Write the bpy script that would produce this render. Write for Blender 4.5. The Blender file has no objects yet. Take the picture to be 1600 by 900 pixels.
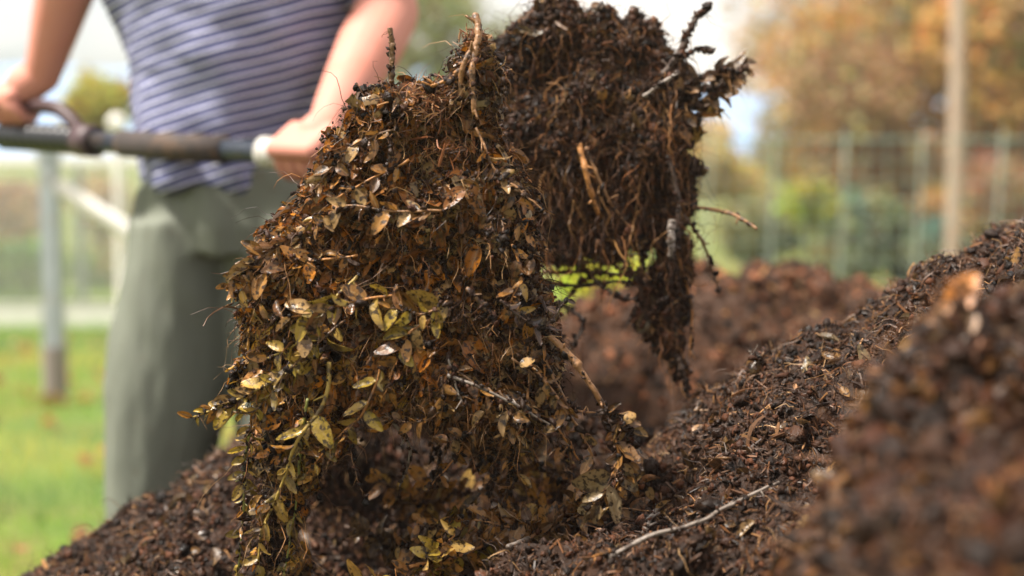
import bpy, math, numpy as np
from mathutils import Vector, Matrix

# ------------------------------------------------------------------ camera, world, sun
scene = bpy.context.scene
COL = scene.collection
rad = math.radians
FPX = 2222.2                      # focal length in photo pixels (50 mm on 36 mm)
PITCH = math.atan(200 / FPX)
CAM = np.array([0.0, 0.0, 1.0])

cam_d = bpy.data.cameras.new('camera')
cam_d.lens = 50; cam_d.sensor_width = 36
cam_d.clip_start = 0.02; cam_d.clip_end = 3000
cam_d.dof.use_dof = True
cam_d.dof.focus_distance = 1.37
cam_d.dof.aperture_fstop = 2.3
cam = bpy.data.objects.new('camera', cam_d)
cam.location = CAM; cam.rotation_euler = (rad(90) - PITCH, 0, 0)
COL.objects.link(cam); scene.camera = cam

SUN_EL, SUN_AZ = 62.0, -106.0      # azimuth clockwise from +Y (the viewing direction)
world = bpy.data.worlds.new('World'); scene.world = world
world.use_nodes = True
wn, wl = world.node_tree.nodes, world.node_tree.links
wn.clear()
w_out = wn.new('ShaderNodeOutputWorld'); w_bg = wn.new('ShaderNodeBackground')
sky = wn.new('ShaderNodeTexSky'); sky.sky_type = 'NISHITA'; sky.sun_disc = False
sky.sun_elevation = rad(SUN_EL); sky.sun_rotation = rad(SUN_AZ); sky.dust_density = 2.0
tc = wn.new('ShaderNodeTexCoord'); mp = wn.new('ShaderNodeMapping'); mp.inputs['Scale'].default_value = (1, 1, 2.6)
mp.inputs['Location'].default_value = (0.3, 0.1, 0.2)
cn = wn.new('ShaderNodeTexNoise'); cn.inputs['Scale'].default_value = 2.3; cn.inputs['Detail'].default_value = 6
cr = wn.new('ShaderNodeValToRGB'); cr.color_ramp.elements[0].position = 0.37; cr.color_ramp.elements[1].position = 0.56
cm = wn.new('ShaderNodeMixRGB'); cm.inputs['Color2'].default_value = (8.8, 8.1, 7.2, 1)
wl.new(tc.outputs['Generated'], mp.inputs['Vector']); wl.new(mp.outputs['Vector'], cn.inputs['Vector'])
wl.new(cn.outputs['Fac'], cr.inputs['Fac']); wl.new(cr.outputs['Color'], cm.inputs['Fac'])
wl.new(sky.outputs['Color'], cm.inputs['Color1']); wl.new(cm.outputs['Color'], w_bg.inputs['Color'])
w_bg.inputs['Strength'].default_value = 0.075
wl.new(w_bg.outputs['Background'], w_out.inputs['Surface'])

sun_d = bpy.data.lights.new('sun', 'SUN'); sun_d.energy = 4.2; sun_d.angle = rad(6); sun_d.color = (1.0, 0.94, 0.85)
sun = bpy.data.objects.new('sun', sun_d); COL.objects.link(sun)
sdir = Vector((math.sin(rad(SUN_AZ)) * math.cos(rad(SUN_EL)), math.cos(rad(SUN_AZ)) * math.cos(rad(SUN_EL)), math.sin(rad(SUN_EL))))
sun.rotation_euler = sdir.to_track_quat('Z', 'Y').to_euler(); sun.location = (0, 0, 20)

scene.view_settings.view_transform = 'Standard'; scene.view_settings.look = 'None'
scene.view_settings.gamma = 1.0; scene.view_settings.use_curve_mapping = False
scene.view_settings.exposure = 1.25
scene.cycles.use_denoising = True
scene.cycles.max_bounces = 5; scene.cycles.diffuse_bounces = 3; scene.cycles.glossy_bounces = 2
scene.cycles.transmission_bounces = 3; scene.cycles.transparent_max_bounces = 6
scene.cycles.sample_clamp_indirect = 6.0

# ------------------------------------------------------------------ helpers
RNG = np.random.default_rng(7)
CP, SP = math.cos(PITCH), math.sin(PITCH)

def at(px, py, Y):
    """world point that a photo pixel shows at world distance Y ahead of the camera"""
    u, v = (px - 800) / FPX, (450 - py) / FPX
    d = np.array([u, CP + v * SP, -SP + v * CP])
    return CAM + d * (Y / d[1])

def project(P):
    P = np.asarray(P) - CAM
    dy = P[..., 1] * CP - P[..., 2] * SP
    dz = P[..., 1] * SP + P[..., 2] * CP
    return 800 + FPX * P[..., 0] / dy, 450 - FPX * dz / dy

def m_px(Y): return Y / FPX

def unit(v):
    return v / np.maximum(np.linalg.norm(v, axis=-1, keepdims=True), 1e-9)

def _hash(i, j, k, s):
    n = (i * 374761393 + j * 668265263 + k * 2147483647 + s * 1274126177) & 0xffffffff
    n = ((n ^ (n >> 13)) * 1274126177) & 0xffffffff
    return ((n ^ (n >> 16)) & 0xffff) / 65535.0

def noise(P, scale, seed=0):
    P = np.asarray(P, float) * scale
    I = np.floor(P).astype(np.int64); F = P - I; F = F * F * (3 - 2 * F)
    r = 0
    for a in (0, 1):
        for b in (0, 1):
            for c in (0, 1):
                w = (F[:, 0] if a else 1 - F[:, 0]) * (F[:, 1] if b else 1 - F[:, 1]) * (F[:, 2] if c else 1 - F[:, 2])
                r = r + w * _hash(I[:, 0] + a, I[:, 1] + b, I[:, 2] + c, seed)
    return r * 2 - 1

def fbm(P, scale, octaves=4, seed=0, gain=0.5):
    r, a = 0, 1.0
    for o in range(octaves):
        r = r + a * noise(P, scale * 2 ** o, seed + o * 17); a *= gain
    return r

def link_mesh(name, V, T, mat, parent=None, col=None, uv=None, smooth=False):
    V = np.asarray(V, np.float32); T = np.asarray(T, np.int32)
    me = bpy.data.meshes.new(name)
    k = T.shape[1]
    me.vertices.add(len(V)); me.vertices.foreach_set('co', V.ravel())
    me.loops.add(T.size); me.loops.foreach_set('vertex_index', T.ravel())
    me.polygons.add(len(T)); me.polygons.foreach_set('loop_start', np.arange(0, T.size, k, dtype=np.int32))
    if smooth: me.polygons.foreach_set('use_smooth', np.ones(len(T), bool))
    me.update(calc_edges=True)
    if not smooth: me.polygons.foreach_set('use_smooth', np.zeros(len(T), bool))
    if col is not None:
        c = np.ones((len(V), 4), np.float32); c[:, :3] = col
        me.color_attributes.new('col', 'FLOAT_COLOR', 'POINT').data.foreach_set('color', c.ravel())
    if uv is not None:
        me.attributes.new('luv', 'FLOAT2', 'POINT').data.foreach_set('vector', np.asarray(uv, np.float32).ravel())
    if mat is not None: me.materials.append(mat)
    o = bpy.data.objects.new(name, me); COL.objects.link(o)
    if parent is not None: o.parent = parent
    return o

def reparent_local(o, parent):
    """child mesh built in world coordinates under an Empty that stands at its thing's base"""
    o.parent = parent
    o.matrix_parent_inverse = Matrix.Translation(-Vector(parent.location))

def thing(name, label, cat, loc=(0, 0, 0), group=None, kind=None):
    o = bpy.data.objects.new(name, None); o.empty_display_size = 0.05
    o.location = tuple(float(v) for v in loc); COL.objects.link(o)
    return tag(o, label, cat, group, kind)

def tag(o, label=None, cat=None, group=None, kind=None):
    if label: o['label'] = label
    if cat: o['category'] = cat
    if group: o['group'] = group
    if kind: o['kind'] = kind
    return o

class Bag:
    def __init__(s): s.V, s.T, s.C, s.U, s.n = [], [], [], [], 0
    def add(s, V, T, C, U=None):
        V = np.asarray(V, float).reshape(-1, 3)
        C = np.asarray(C, float)
        if C.ndim == 1: C = np.tile(C, (len(V), 1))
        s.V.append(V); s.T.append(np.asarray(T) + s.n); s.C.append(C)
        s.U.append(np.zeros((len(V), 2)) if U is None else U); s.n += len(V)
    def build(s, name, mat, parent=None, smooth=False, label=None):
        V = np.concatenate(s.V)
        o = link_mesh(name, V, np.concatenate(s.T), mat, None, np.concatenate(s.C), np.concatenate(s.U), smooth)
        if parent is not None: reparent_local(o, parent)
        if label: o['label'] = label
        return o

def instance(bag, tpl, P, R, S, C):
    """copies of a template mesh (V,T,U) at points P with frames R (k,3,3: columns are axes), scales S, colours C"""
    V0, T0, U0 = tpl
    k, n = len(P), len(V0)
    if k == 0: return
    V = np.einsum('kij,knj->kni', R, V0[None] * S[:, None, :]) + P[:, None, :]
    T = T0[None] + (np.arange(k) * n)[:, None, None]
    bag.add(V.reshape(-1, 3), T.reshape(-1, 3), np.repeat(C, n, axis=0), np.tile(U0, (k, 1)))

def frames(Y, N):
    """frames whose local y runs along Y and whose local z is close to N"""
    Y = unit(Y); X = unit(np.cross(Y, N)); Z = np.cross(X, Y)
    return np.stack([X, Y, Z], axis=-1)

def rand_unit(k, rng=RNG): return unit(rng.normal(size=(k, 3)))

def grid_tris(nu, nv):
    a = np.arange((nu - 1) * (nv - 1)); i, j = a // (nv - 1), a % (nv - 1); q = i * nv + j
    return np.concatenate([np.stack([q, q + nv, q + nv + 1], 1), np.stack([q, q + nv + 1, q + 1], 1)])

def leaf_template(width, cup, bend, twist, tip=0.8, seed=0):
    rng = np.random.default_rng(seed)
    t = np.linspace(0, 1, 8); x = np.array([-1, -.55, 0, .55, 1.0])
    w = width * np.sin(math.pi * np.clip(t, 0.012, 0.975) ** tip) ** 0.55
    V, U = [], []
    wav = rng.normal(0, 0.02, (8, 5))
    for i, tt in enumerate(t):
        for j, xx in enumerate(x):
            zz = cup * abs(xx) ** 1.3 * w[i] + bend * tt * tt + wav[i, j]
            xr, a = xx * w[i], twist * tt
            V.append((xr * math.cos(a) - zz * 0 * math.sin(a), tt, zz + xr * math.sin(a)))
            U.append((xx, tt))
    return np.array(V), grid_tris(8, 5), np.array(U)

LEAVES = [leaf_template(w, c, b, tw, tp, i) for i, (w, c, b, tw, tp) in enumerate([
    (.27, .35, -.25, .2, .85), (.25, .6, .2, -.3, .8), (.3, .2, -.4, .4, .75), (.24, .9, -.1, .1, .85), (.28, -.4, .3, -.5, .8),
    (.22, 1.2, -.3, .3, .9), (.3, .15, .12, -.1, .7), (.26, .5, -.6, .8, .8), (.2, 1.5, .25, -.6, .85), (.29, .3, -.12, .0, .78)])]

def ico(sub, seed, rough):
    import bmesh
    bm = bmesh.new(); bmesh.ops.create_icosphere(bm, subdivisions=sub, radius=1.0)
    V = np.array([v.co[:] for v in bm.verts]); T = np.array([[v.index for v in f.verts] for f in bm.faces]); bm.free()
    rng = np.random.default_rng(seed)
    V = V * (1 + rough * np.clip(rng.normal(size=(len(V), 1)), -1.5, 1.5))
    V = V * rng.uniform(0.6, 1.3, 3)
    return V, T, np.zeros((len(V), 2))
CRUMB_HI = [ico(2, i, 0.3) for i in range(6)]
CRUMB_LO = [ico(1, i + 20, 0.36) for i in range(6)]

def chip_template(seed):
    rng = np.random.default_rng(seed)
    t = np.linspace(0, 1, 5); V = []
    b, w = rng.uniform(-.25, .25), rng.uniform(.05, .12)
    for tt in t:
        ww = w * (1 - 0.75 * abs(tt - .45) ** 1.5) * rng.uniform(.7, 1.2)
        z = b * math.sin(tt * 3.1)
        V += [(-ww, tt - .5, z), (0, tt - .5, z + ww * .7), (ww, tt - .5, z)]
    return np.array(V), grid_tris(5, 3), np.zeros((15, 2))
CHIPS = [chip_template(i) for i in range(8)]

def tubes(bag, P, R, C, sides=4):
    """P (k,n,3) centre lines, R (k,n) radii, C (k,3) colours"""
    k, n = P.shape[:2]
    D = unit(np.gradient(P, axis=1))
    ref = np.tile(np.array([0.31, 0.52, 0.79]), (k, n, 1))
    A = unit(np.cross(D, ref)); B = np.cross(D, A)
    ang = np.arange(sides) * 2 * math.pi / sides
    V = P[:, :, None, :] + R[:, :, None, None] * (A[:, :, None, :] * np.cos(ang)[None, None, :, None] + B[:, :, None, :] * np.sin(ang)[None, None, :, None])
    i, j = np.meshgrid(np.arange(n - 1), np.arange(sides), indexing='ij'); i, j = i.ravel(), j.ravel(); j2 = (j + 1) % sides
    T = np.concatenate([np.stack([i * sides + j, i * sides + j2, (i + 1) * sides + j2], 1), np.stack([i * sides + j, (i + 1) * sides + j2, (i + 1) * sides + j], 1)])
    # end caps as fans
    T = np.concatenate([T] + [np.array([[0, q + 1, q] for q in range(1, sides - 1)])] + [np.array([[0, q, q + 1] for q in range(1, sides - 1)]) + (n - 1) * sides])
    T = T[None] + (np.arange(k) * n * sides)[:, None, None]
    if C.ndim == 1: C = np.tile(C, (k, 1))
    bag.add(V.reshape(-1, 3), T.reshape(-1, 3), np.repeat(C, n * sides, axis=0))

def curve(pts, n=24, wob=0.0, seed=0):
    """smooth centre line through world points"""
    p = np.array(pts, float); m = len(p)
    pp = np.vstack([2 * p[0] - p[1], p, 2 * p[-1] - p[-2]])
    out = []
    for t in np.linspace(0, m - 1 - 1e-6, n):
        i = int(t); f = t - i; a, b, c, d = pp[i:i + 4]
        out.append(0.5 * (2 * b + (c - a) * f + (2 * a - 5 * b + 4 * c - d) * f * f + (3 * b - a - 3 * c + d) * f ** 3))
    out = np.array(out)
    if wob:
        rng = np.random.default_rng(seed); q = rng.normal(0, wob, (n, 3)); q[1:-1] = (q[:-2] + q[1:-1] + q[2:]) / 3
        out += q
    return out

def pxs(*pts): return [at(*p) for p in pts]

# ------------------------------------------------------------------ materials
def mat(name, base=None, rough=0.7, attr=False, spots=None, bump=None, rough_var=0, translucent=0, metallic=0, vein=False, spec=None):
    m = bpy.data.materials.new(name); m.use_nodes = True
    nt = m.node_tree; n, l = nt.nodes, nt.links
    b = n['Principled BSDF']; b.inputs['Roughness'].default_value = rough; b.inputs['Metallic'].default_value = metallic
    if spec is not None: b.inputs['Specular IOR Level'].default_value = spec
    t = n.new('ShaderNodeTexCoord'); vec = t.outputs['Object']
    if attr:
        a = n.new('ShaderNodeAttribute'); a.attribute_name = 'col'; c = a.outputs['Color']
    else:
        r = n.new('ShaderNodeRGB'); r.outputs[0].default_value = (*base, 1); c = r.outputs[0]
    if vein:
        a2 = n.new('ShaderNodeAttribute'); a2.attribute_name = 'luv'
        s = n.new('ShaderNodeSeparateXYZ'); l.new(a2.outputs['Vector'], s.inputs[0])
        ab = n.new('ShaderNodeMath'); ab.operation = 'ABSOLUTE'; l.new(s.outputs['X'], ab.inputs[0])
        mr = n.new('ShaderNodeMapRange'); mr.inputs['From Min'].default_value = 0.03; mr.inputs['From Max'].default_value = 0.16
        mr.inputs['To Min'].default_value = 0.45; mr.inputs['To Max'].default_value = 0.0
        l.new(ab.outputs[0], mr.inputs['Value'])
        mx = n.new('ShaderNodeMixRGB'); mx.blend_type = 'MIX'; mx.inputs['Color2'].default_value = (0.34, 0.22, 0.09, 1)
        l.new(mr.outputs[0], mx.inputs['Fac']); l.new(c, mx.inputs['Color1']); c = mx.outputs['Color']
        wv = n.new('ShaderNodeMapRange'); wv.inputs['From Min'].default_value = 0.75; wv.inputs['From Max'].default_value = 1.0
        wv.inputs['To Min'].default_value = 0; wv.inputs['To Max'].default_value = 0.5; l.new(ab.outputs[0], wv.inputs['Value'])
        m3 = n.new('ShaderNodeMixRGB'); m3.inputs['Color2'].default_value = (0.14, 0.06, 0.02, 1)
        l.new(wv.outputs[0], m3.inputs['Fac']); l.new(c, m3.inputs['Color1']); c = m3.outputs['Color']
    for sp in (spots or []):
        scale, lo, hi, colour, fac = sp
        no = n.new('ShaderNodeTexNoise'); no.inputs['Scale'].default_value = scale; no.inputs['Detail'].default_value = 5
        l.new(vec, no.inputs['Vector'])
        mr = n.new('ShaderNodeMapRange'); mr.inputs['From Min'].default_value = lo; mr.inputs['From Max'].default_value = hi
        mr.inputs['To Max'].default_value = fac; l.new(no.outputs['Fac'], mr.inputs['Value'])
        mx = n.new('ShaderNodeMixRGB'); mx.inputs['Color2'].default_value = (*colour, 1)
        l.new(mr.outputs[0], mx.inputs['Fac']); l.new(c, mx.inputs['Color1']); c = mx.outputs['Color']
    l.new(c, b.inputs['Base Color'])
    if rough_var:
        no = n.new('ShaderNodeTexNoise'); no.inputs['Scale'].default_value = 90; no.inputs['Detail'].default_value = 3; l.new(vec, no.inputs['Vector'])
        mr = n.new('ShaderNodeMapRange'); mr.inputs['From Min'].default_value = 0.35; mr.inputs['From Max'].default_value = 0.65
        mr.inputs['To Min'].default_value = rough - rough_var; mr.inputs['To Max'].default_value = rough + rough_var
        l.new(no.outputs['Fac'], mr.inputs['Value']); l.new(mr.outputs[0], b.inputs['Roughness'])
    if bump:
        scale, strength, dist = bump
        no = n.new('ShaderNodeTexNoise'); no.inputs['Scale'].default_value = scale; no.inputs['Detail'].default_value = 6; l.new(vec, no.inputs['Vector'])
        bp = n.new('ShaderNodeBump'); bp.inputs['Strength'].default_value = strength; bp.inputs['Distance'].default_value = dist
        l.new(no.outputs['Fac'], bp.inputs['Height']); l.new(bp.outputs['Normal'], b.inputs['Normal'])
    if translucent:
        tr = n.new('ShaderNodeBsdfTranslucent'); l.new(c, tr.inputs['Color'])
        ms = n.new('ShaderNodeMixShader'); ms.inputs['Fac'].default_value = translucent
        l.new(b.outputs[0], ms.inputs[1]); l.new(tr.outputs[0], ms.inputs[2]); l.new(ms.outputs[0], n['Material Output'].inputs['Surface'])
    return m

M_SOIL = mat('wet_compost_soil', attr=True, rough=0.6, rough_var=0.25, spec=.2, bump=(260, 0.9, 0.004), spots=[(35, .5, .65, (.055, .024, .012), .7), (120, .55, .7, (.010, .006, .004), .8)])
M_CRUMB = mat('compost_crumbs', attr=True, rough=0.5, rough_var=0.28, spec=.22, bump=(500, 0.7, 0.002))
M_LEAF = mat('rotting_box_leaf', attr=True, rough=0.33, rough_var=0.16, spec=.42, vein=True, translucent=0.22, bump=(420, 0.4, 0.0015),
             spots=[(190, .515, .6, (.022, .012, .007), .9), (45, .54, .66, (.05, .024, .01), .75)])
M_STEM = mat('damp_bark', attr=True, rough=0.5, rough_var=0.15, bump=(300, 0.7, 0.002), spots=[(110, .52, .62, (.035, .018, .01), .85)])
M_FIBRE = mat('root_fibres', attr=True, rough=0.5, spec=.3)
M_GRASS = mat('grass_blades', attr=True, rough=0.6, translucent=0.3)
M_FOLI = mat('tree_foliage', attr=True, rough=0.6, translucent=0.35)
M_BARK = mat('tree_bark', (.16, .12, .085), 0.85, bump=(30, .6, .01), spots=[(12, .45, .65, (.07, .055, .04), .6)])
M_SKIN = mat('skin', (.62, .265, .205), 0.62, spec=.25, spots=[(25, .5, .7, (.62, .22, .15), .5)], bump=(400, .15, .001))
M_PANTS = mat('sage_cotton_twill', (.150, .162, .128), 0.85, spots=[(9, .45, .7, (.118, .128, .10), .6), (60, .62, .75, (.12, .10, .07), .5)], bump=(700, .3, .001))
M_BLACK = mat('black_plastic', (.012, .013, .016), 0.35)
M_GREYM = mat('dark_grey_lacquered_tube', (.028, .036, .052), 0.35, metallic=0.2, rough_var=.12, spots=[(30, .52, .64, (.09, .06, .04), .8)])
M_FOAM = mat('brown_grey_foam_sleeve', (.048, .036, .034), 0.8, spots=[(26, .5, .62, (.11, .065, .04), .8), (90, .55, .65, (.02, .015, .012), .7)])
M_COLLAR = mat('pale_grey_collar', (.55, .53, .5), 0.4, spots=[(60, .5, .65, (.25, .2, .16), .6)])
M_RED = mat('dark_red_rubber', (.045, .014, .016), 0.5)
M_STEEL = mat('worn_fork_steel', (.25, .24, .23), 0.4, metallic=0.8, spots=[(40, .5, .6, (.06, .04, .03), .8)])
M_GALV = mat('galvanised_steel', (.42, .46, .5), 0.5, metallic=0.3, spots=[(20, .45, .6, (.33, .36, .4), .6), (8, .6, .7, (.3, .22, .15), .4)])
M_WHITE = mat('weathered_white_paint', (.86, .83, .79), 0.6, spots=[(6, .5, .7, (.5, .45, .4), .6)])
M_WIRE = mat('fence_wire', (.62, .64, .60), 0.5, metallic=0.3)
M_GWIRE = mat('green_fence_wire', (.24, .32, .27), 0.5)
M_POLE = mat('weathered_pine_pole', (.40, .30, .23), 0.8, spots=[(5, .45, .65, (.36, .24, .17), .7)], bump=(60, .4, .004))

# ------------------------------------------------------------------ ground, hills
def ground():
    n = 120
    xs = np.concatenate([-np.geomspace(2500, 6, 30), np.linspace(-5.5, 5.5, 60), np.geomspace(6, 2500, 30)])
    ys = np.concatenate([-np.geomspace(2500, 3, 25), np.linspace(-2.5, 14, 70), np.geomspace(15, 2500, 30)])
    X, Y = np.meshgrid(xs, ys, indexing='ij')
    P = np.stack([X.ravel(), Y.ravel(), np.zeros(X.size)], 1)
    near = np.exp(-np.hypot(P[:, 0], P[:, 1]) / 30)
    P[:, 2] = fbm(P, 0.7, 3, 3) * 0.03 * near
    m = mat('meadow_turf', (.12, .18, .02), 0.9, spots=[(1.1, .45, .62, (.23, .19, .035), .8), (1.7, .55, .7, (.20, .115, .045), .7), (2.3, .52, .66, (.055, .13, .03), .7), (30, .5, .65, (.06, .07, .02), .5)], bump=(60, .8, .03))
    tag(link_mesh('ground', P, grid_tris(len(xs), len(ys)), m, smooth=True), 'green and yellow meadow turf', None, kind='structure')
ground()

def hills():
    xs = np.linspace(-700, 700, 160); ys = np.linspace(500, 1100, 24)
    X, Y = np.meshgrid(xs, ys, indexing='ij')
    prof = 1 - ((Y - 800) / 300) ** 2
    P = np.stack([X.ravel(), Y.ravel(), np.zeros(X.size)], 1)
    P[:, 2] = prof.ravel() * (40 + 16 * fbm(P * np.array([1, 0.3, 1]), 0.004, 4, 11)) - 1
    m = mat('haze_tinted_hill', (.20, .30, .46), 0.95, spots=[(.02, .4, .6, (.24, .34, .50), .6)])  # distance haze is painted into the blue base colour
    tag(link_mesh('hills', P, grid_tris(160, 24), m, smooth=True), 'distant hills beyond the meadow, tinted blue with painted haze', None, kind='structure')
hills()

def grass():
    rng = np.random.default_rng(5)
    k = 60000
    X = rng.uniform(-4.2, 3.2, k); Y = 2.9 + 8 * rng.uniform(0, 1, k) ** 1.5
    keep = X / Y < 0.36; X, Y = X[keep], Y[keep]; keep = X / Y > -0.5; X, Y = X[keep], Y[keep]; k = len(X)
    P0 = np.stack([X, Y, np.zeros(k)], 1)
    h = rng.uniform(.03, .10, k); lean = rng.normal(0, .35, (k, 2)) * h[:, None]
    t = np.array([0, .5, 1.0]); wd = unit(np.stack([rng.normal(size=k), rng.normal(size=k), np.zeros(k)], 1)) * 0.0022
    V = []
    for tt in t:
        c = P0 + np.stack([lean[:, 0] * tt ** 2, lean[:, 1] * tt ** 2, h * tt], 1)
        w = wd * (1 - tt * .85)
        V += [c - w, c + w]
    V = np.stack(V, 1).reshape(-1, 3)
    T0 = np.array([[0, 1, 3], [0, 3, 2], [2, 3, 5], [2, 5, 4]])
    T = (T0[None] + (np.arange(k) * 6)[:, None, None]).reshape(-1, 3)
    nz = noise(P0, 1.3, 4)[:, None]; nz2 = noise(P0, 2.2, 9)[:, None]
    C = np.where(nz > .15, [[.52, .45, .07]], [[.24, .42, .05]]) * rng.uniform(.7, 1.3, (k, 1))
    C = np.where(nz2 > .45, [[.07, .2, .04]], C)
    o = link_mesh('grass', V, T, M_GRASS, col=np.repeat(C, 6, axis=0))
    tag(o, 'short green and yellowing grass round the fence posts', 'grass', kind='stuff')
    b = Bag(); k = 160
    X = rng.uniform(-3.2, -.6, k); Y = rng.uniform(3, 7.5, k)
    P = np.stack([X, Y, np.full(k, .05) + rng.uniform(0, .03, k)], 1)
    keep = noise(P, 1.6, 33) > .05; P = P[keep]; k = len(P)
    C = np.array([(.42, .17, .05), (.5, .28, .1), (.3, .13, .06)])[rng.integers(0, 3, k)] * rng.uniform(.7, 1.2, (k, 1))
    N = unit(np.array([0, 0, 1]) + rng.normal(0, .4, (k, 3)))
    instance(b, LEAVES[2], P, frames(rand_unit(k, rng), N), rng.uniform(.04, .08, (k, 1)) * np.array([1.5, 1, 1]), C)
    tag(b.build('fallen_leaves', M_FOLI, smooth=True), 'orange fallen leaves scattered over the grass', 'leaves', kind='stuff')
grass()

# ------------------------------------------------------------------ trees and shrubs behind
def tree(name, label, cat, px, py, Y, r_px, colours, n_leaf, group=None, seed=0, squash=1.0, leaf=.09, stem=True, blobs=9):
    rng = np.random.default_rng(seed)
    c = at(px, py, Y); r = r_px * m_px(Y)
    base = np.array([c[0] + rng.uniform(-.1, .1) * r, Y, 0.0])
    t = thing(name, label, cat, base, group)
    B = Bag(); cen = []
    for i in range(blobs):
        d = rand_unit(1, rng)[0] * np.array([1, .8, squash]) * rng.uniform(.25, .72) * r
        cen.append((c + d, r * rng.uniform(.35, .55)))
    cen.append((c, r * .6))
    if stem:
        tr = Bag(); top = c + np.array([0, 0, r * .2])
        h = top[2]
        tubes(tr, curve([base + [0, 0, -.1], base * .6 + top * .4 + [.05 * r, 0, 0], top], 14)[None], np.linspace(.055 * r + .03, .02 * r, 14)[None], np.array([.1, .08, .06]), 8)
        for cc, rr in cen[:-1]:
            a = base * .45 + top * .55
            a = a + (top - a) * rng.uniform(0, .7)
            tubes(tr, curve([a, (a + cc) / 2 + rng.normal(0, .05 * r, 3), cc], 9)[None], np.linspace(.022 * r + .01, .006, 9)[None], np.array([.1, .08, .06]), 5)
        tr.build('trunk' if cat == 'tree' else 'stems', M_BARK, t, True)
    for cc, rr in cen:
        k = int(n_leaf / len(cen))
        d = rand_unit(k, rng) * (rng.uniform(.15, 1, (k, 1)) ** .5) * rr * np.array([1, 1, max(squash, .7)])
        P = cc + d; P = P[P[:, 2] > .03]; k = len(P)
        P = P[noise(P, 2.2 / rr, seed) > -.25]; k = len(P)
        col = np.array(colours[rng.integers(0, len(colours))])
        C = col * rng.uniform(.6, 1.35, (k, 1)) * (1 + .15 * rng.normal(size=(k, 3)))
        S = leaf * rng.uniform(.6, 1.4, (k, 1)) * np.array([1.5, 1, 1])
        V0 = np.array([[0, 0, 0], [-.3, .5, .08], [0, 1, -.1], [.3, .5, .08]], float)
        instance(B, (V0, np.array([[0, 3, 1], [3, 2, 1]]), np.zeros((4, 2))), P, frames(rand_unit(k, rng), rand_unit(k, rng)), S, np.clip(C, .01, .9))
    B.build('crown' if cat == 'tree' else 'foliage', M_FOLI, t)
    return t

OR, BR, YE, OL, GR, YG, RD = (.56, .32, .10), (.40, .26, .12), (.66, .48, .15), (.30, .27, .10), (.17, .19, .09), (.46, .48, .07), (.42, .18, .11)
tr_g = 'autumn trees behind the wire fence'
tree('autumn_tree', 'large orange and brown autumn tree right of the pale pole', 'tree', 1500, 60, 15, 330, [OR, BR, OR, (.36, .22, .09), OL], 15000, tr_g, 1, 1.0, .11, blobs=16)
tree('autumn_tree', 'orange-brown autumn tree left of the pale wooden pole', 'tree', 1330, 180, 13, 150, [OR, BR, (.42, .26, .1)], 7000, tr_g, 2, 1.1, .09, blobs=11)
tree('autumn_tree', 'thin pale autumn tree at the edge of the white sky', 'tree', 1260, 70, 19, 180, [(.42, .32, .2), (.5, .36, .2)], 3000, tr_g, 3, 1.0, .10)
tree('autumn_tree', 'olive-topped tree at the upper right corner of the photo', 'tree', 1600, 40, 12, 170, [OL, BR, OR, (.34, .32, .12)], 4500, tr_g, 4, 1.0, .1)
tree('yellow_shrub', 'pale yellow shrub just right of the lifted dark clump', 'shrub', 1135, 275, 17, 95, [YE, (.5, .36, .13), YE], 3500, None, 5, .7, .09)
tree('yellow_shrub', 'beige-yellow grassy shrub under the blue hills', 'shrub', 1080, 240, 26, 95, [(.6, .42, .2), YE], 3000, None, 25, .6, .12)
tree('bright_shrub', 'bright yellow-green shrub behind the fence mesh', 'shrub', 1265, 325, 10, 62, [YG, (.34, .36, .05)], 2600, None, 6, .9, .06)
hg = 'dark shrubs along the wire fence'
for i, (x, y, Y, r, cs, lab) in enumerate([
    (1190, 370, 12, 85, [OL, GR], 'olive shrub lowest beside the hanging twig'),
    (1330, 370, 11, 90, [GR, (.16, .24, .15), OL], 'dark green shrub at the middle of the wire fence'),
    (1420, 300, 14, 110, [RD, BR, OL], 'reddish brown shrub left of the pale pole'),
    (1450, 400, 11, 85, [GR, (.14, .24, .17)], 'blue-green low shrub at the foot of the pale pole'),
    (1570, 320, 12, 110, [RD, BR, OR], 'rust coloured shrub right of the pale pole'),
    (1250, 230, 16, 95, [OR, (.42, .28, .1), OL], 'amber shrub below the pale thin tree'),
    (1690, 300, 12, 130, [BR, OL], 'brown shrub beyond the right end of the ridge')]):
    tree('shrub', lab, 'shrub', x, y, Y, r, cs, 3200, hg, 40 + i, .9, .07)
tree('round_tree', 'round yellow-green tree between left forearm and shirt', 'tree', 152, 165, 14, 78, [(.5, .46, .08), (.56, .48, .1)], 5000, None, 12, .95, .07)
tree('leafy_tree', 'pale green tree behind the right elbow', 'tree', 690, 60, 20, 150, [(.32, .33, .11), (.26, .3, .09)], 4200, None, 13, 1.2, .12)
tree('leafy_tree', 'olive tree hidden mostly behind the lifted clumps', 'tree', 880, 160, 22, 160, [(.28, .26, .1), OR], 4200, None, 14, 1, .12)
lg = 'bushes behind the mesh fence at left'
for i, (x, y, Y, r, cs, lab) in enumerate([
    (20, 320, 12, 60, [(.55, .33, .18), (.5, .3, .2)], 'peach-brown bush at the left edge above the green one'),
    (160, 315, 13, 62, [(.6, .4, .22), (.45, .3, .15)], 'peach-brown bush left of the trouser hip'),
    (30, 430, 10.5, 75, [(.12, .26, .03), (.2, .3, .04)], 'green bush at the left edge behind the board'),
    (150, 430, 11, 70, [(.2, .28, .05), (.36, .26, .06)], 'yellow-green bush right of the galvanised post'),
    (-90, 360, 12, 100, [OL, (.4, .3, .12)], 'olive bush beyond the left edge')]):
    tree('bush', lab, 'bush', x, y, Y, r, cs, 2600, lg, 60 + i, .9, .06)
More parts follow.
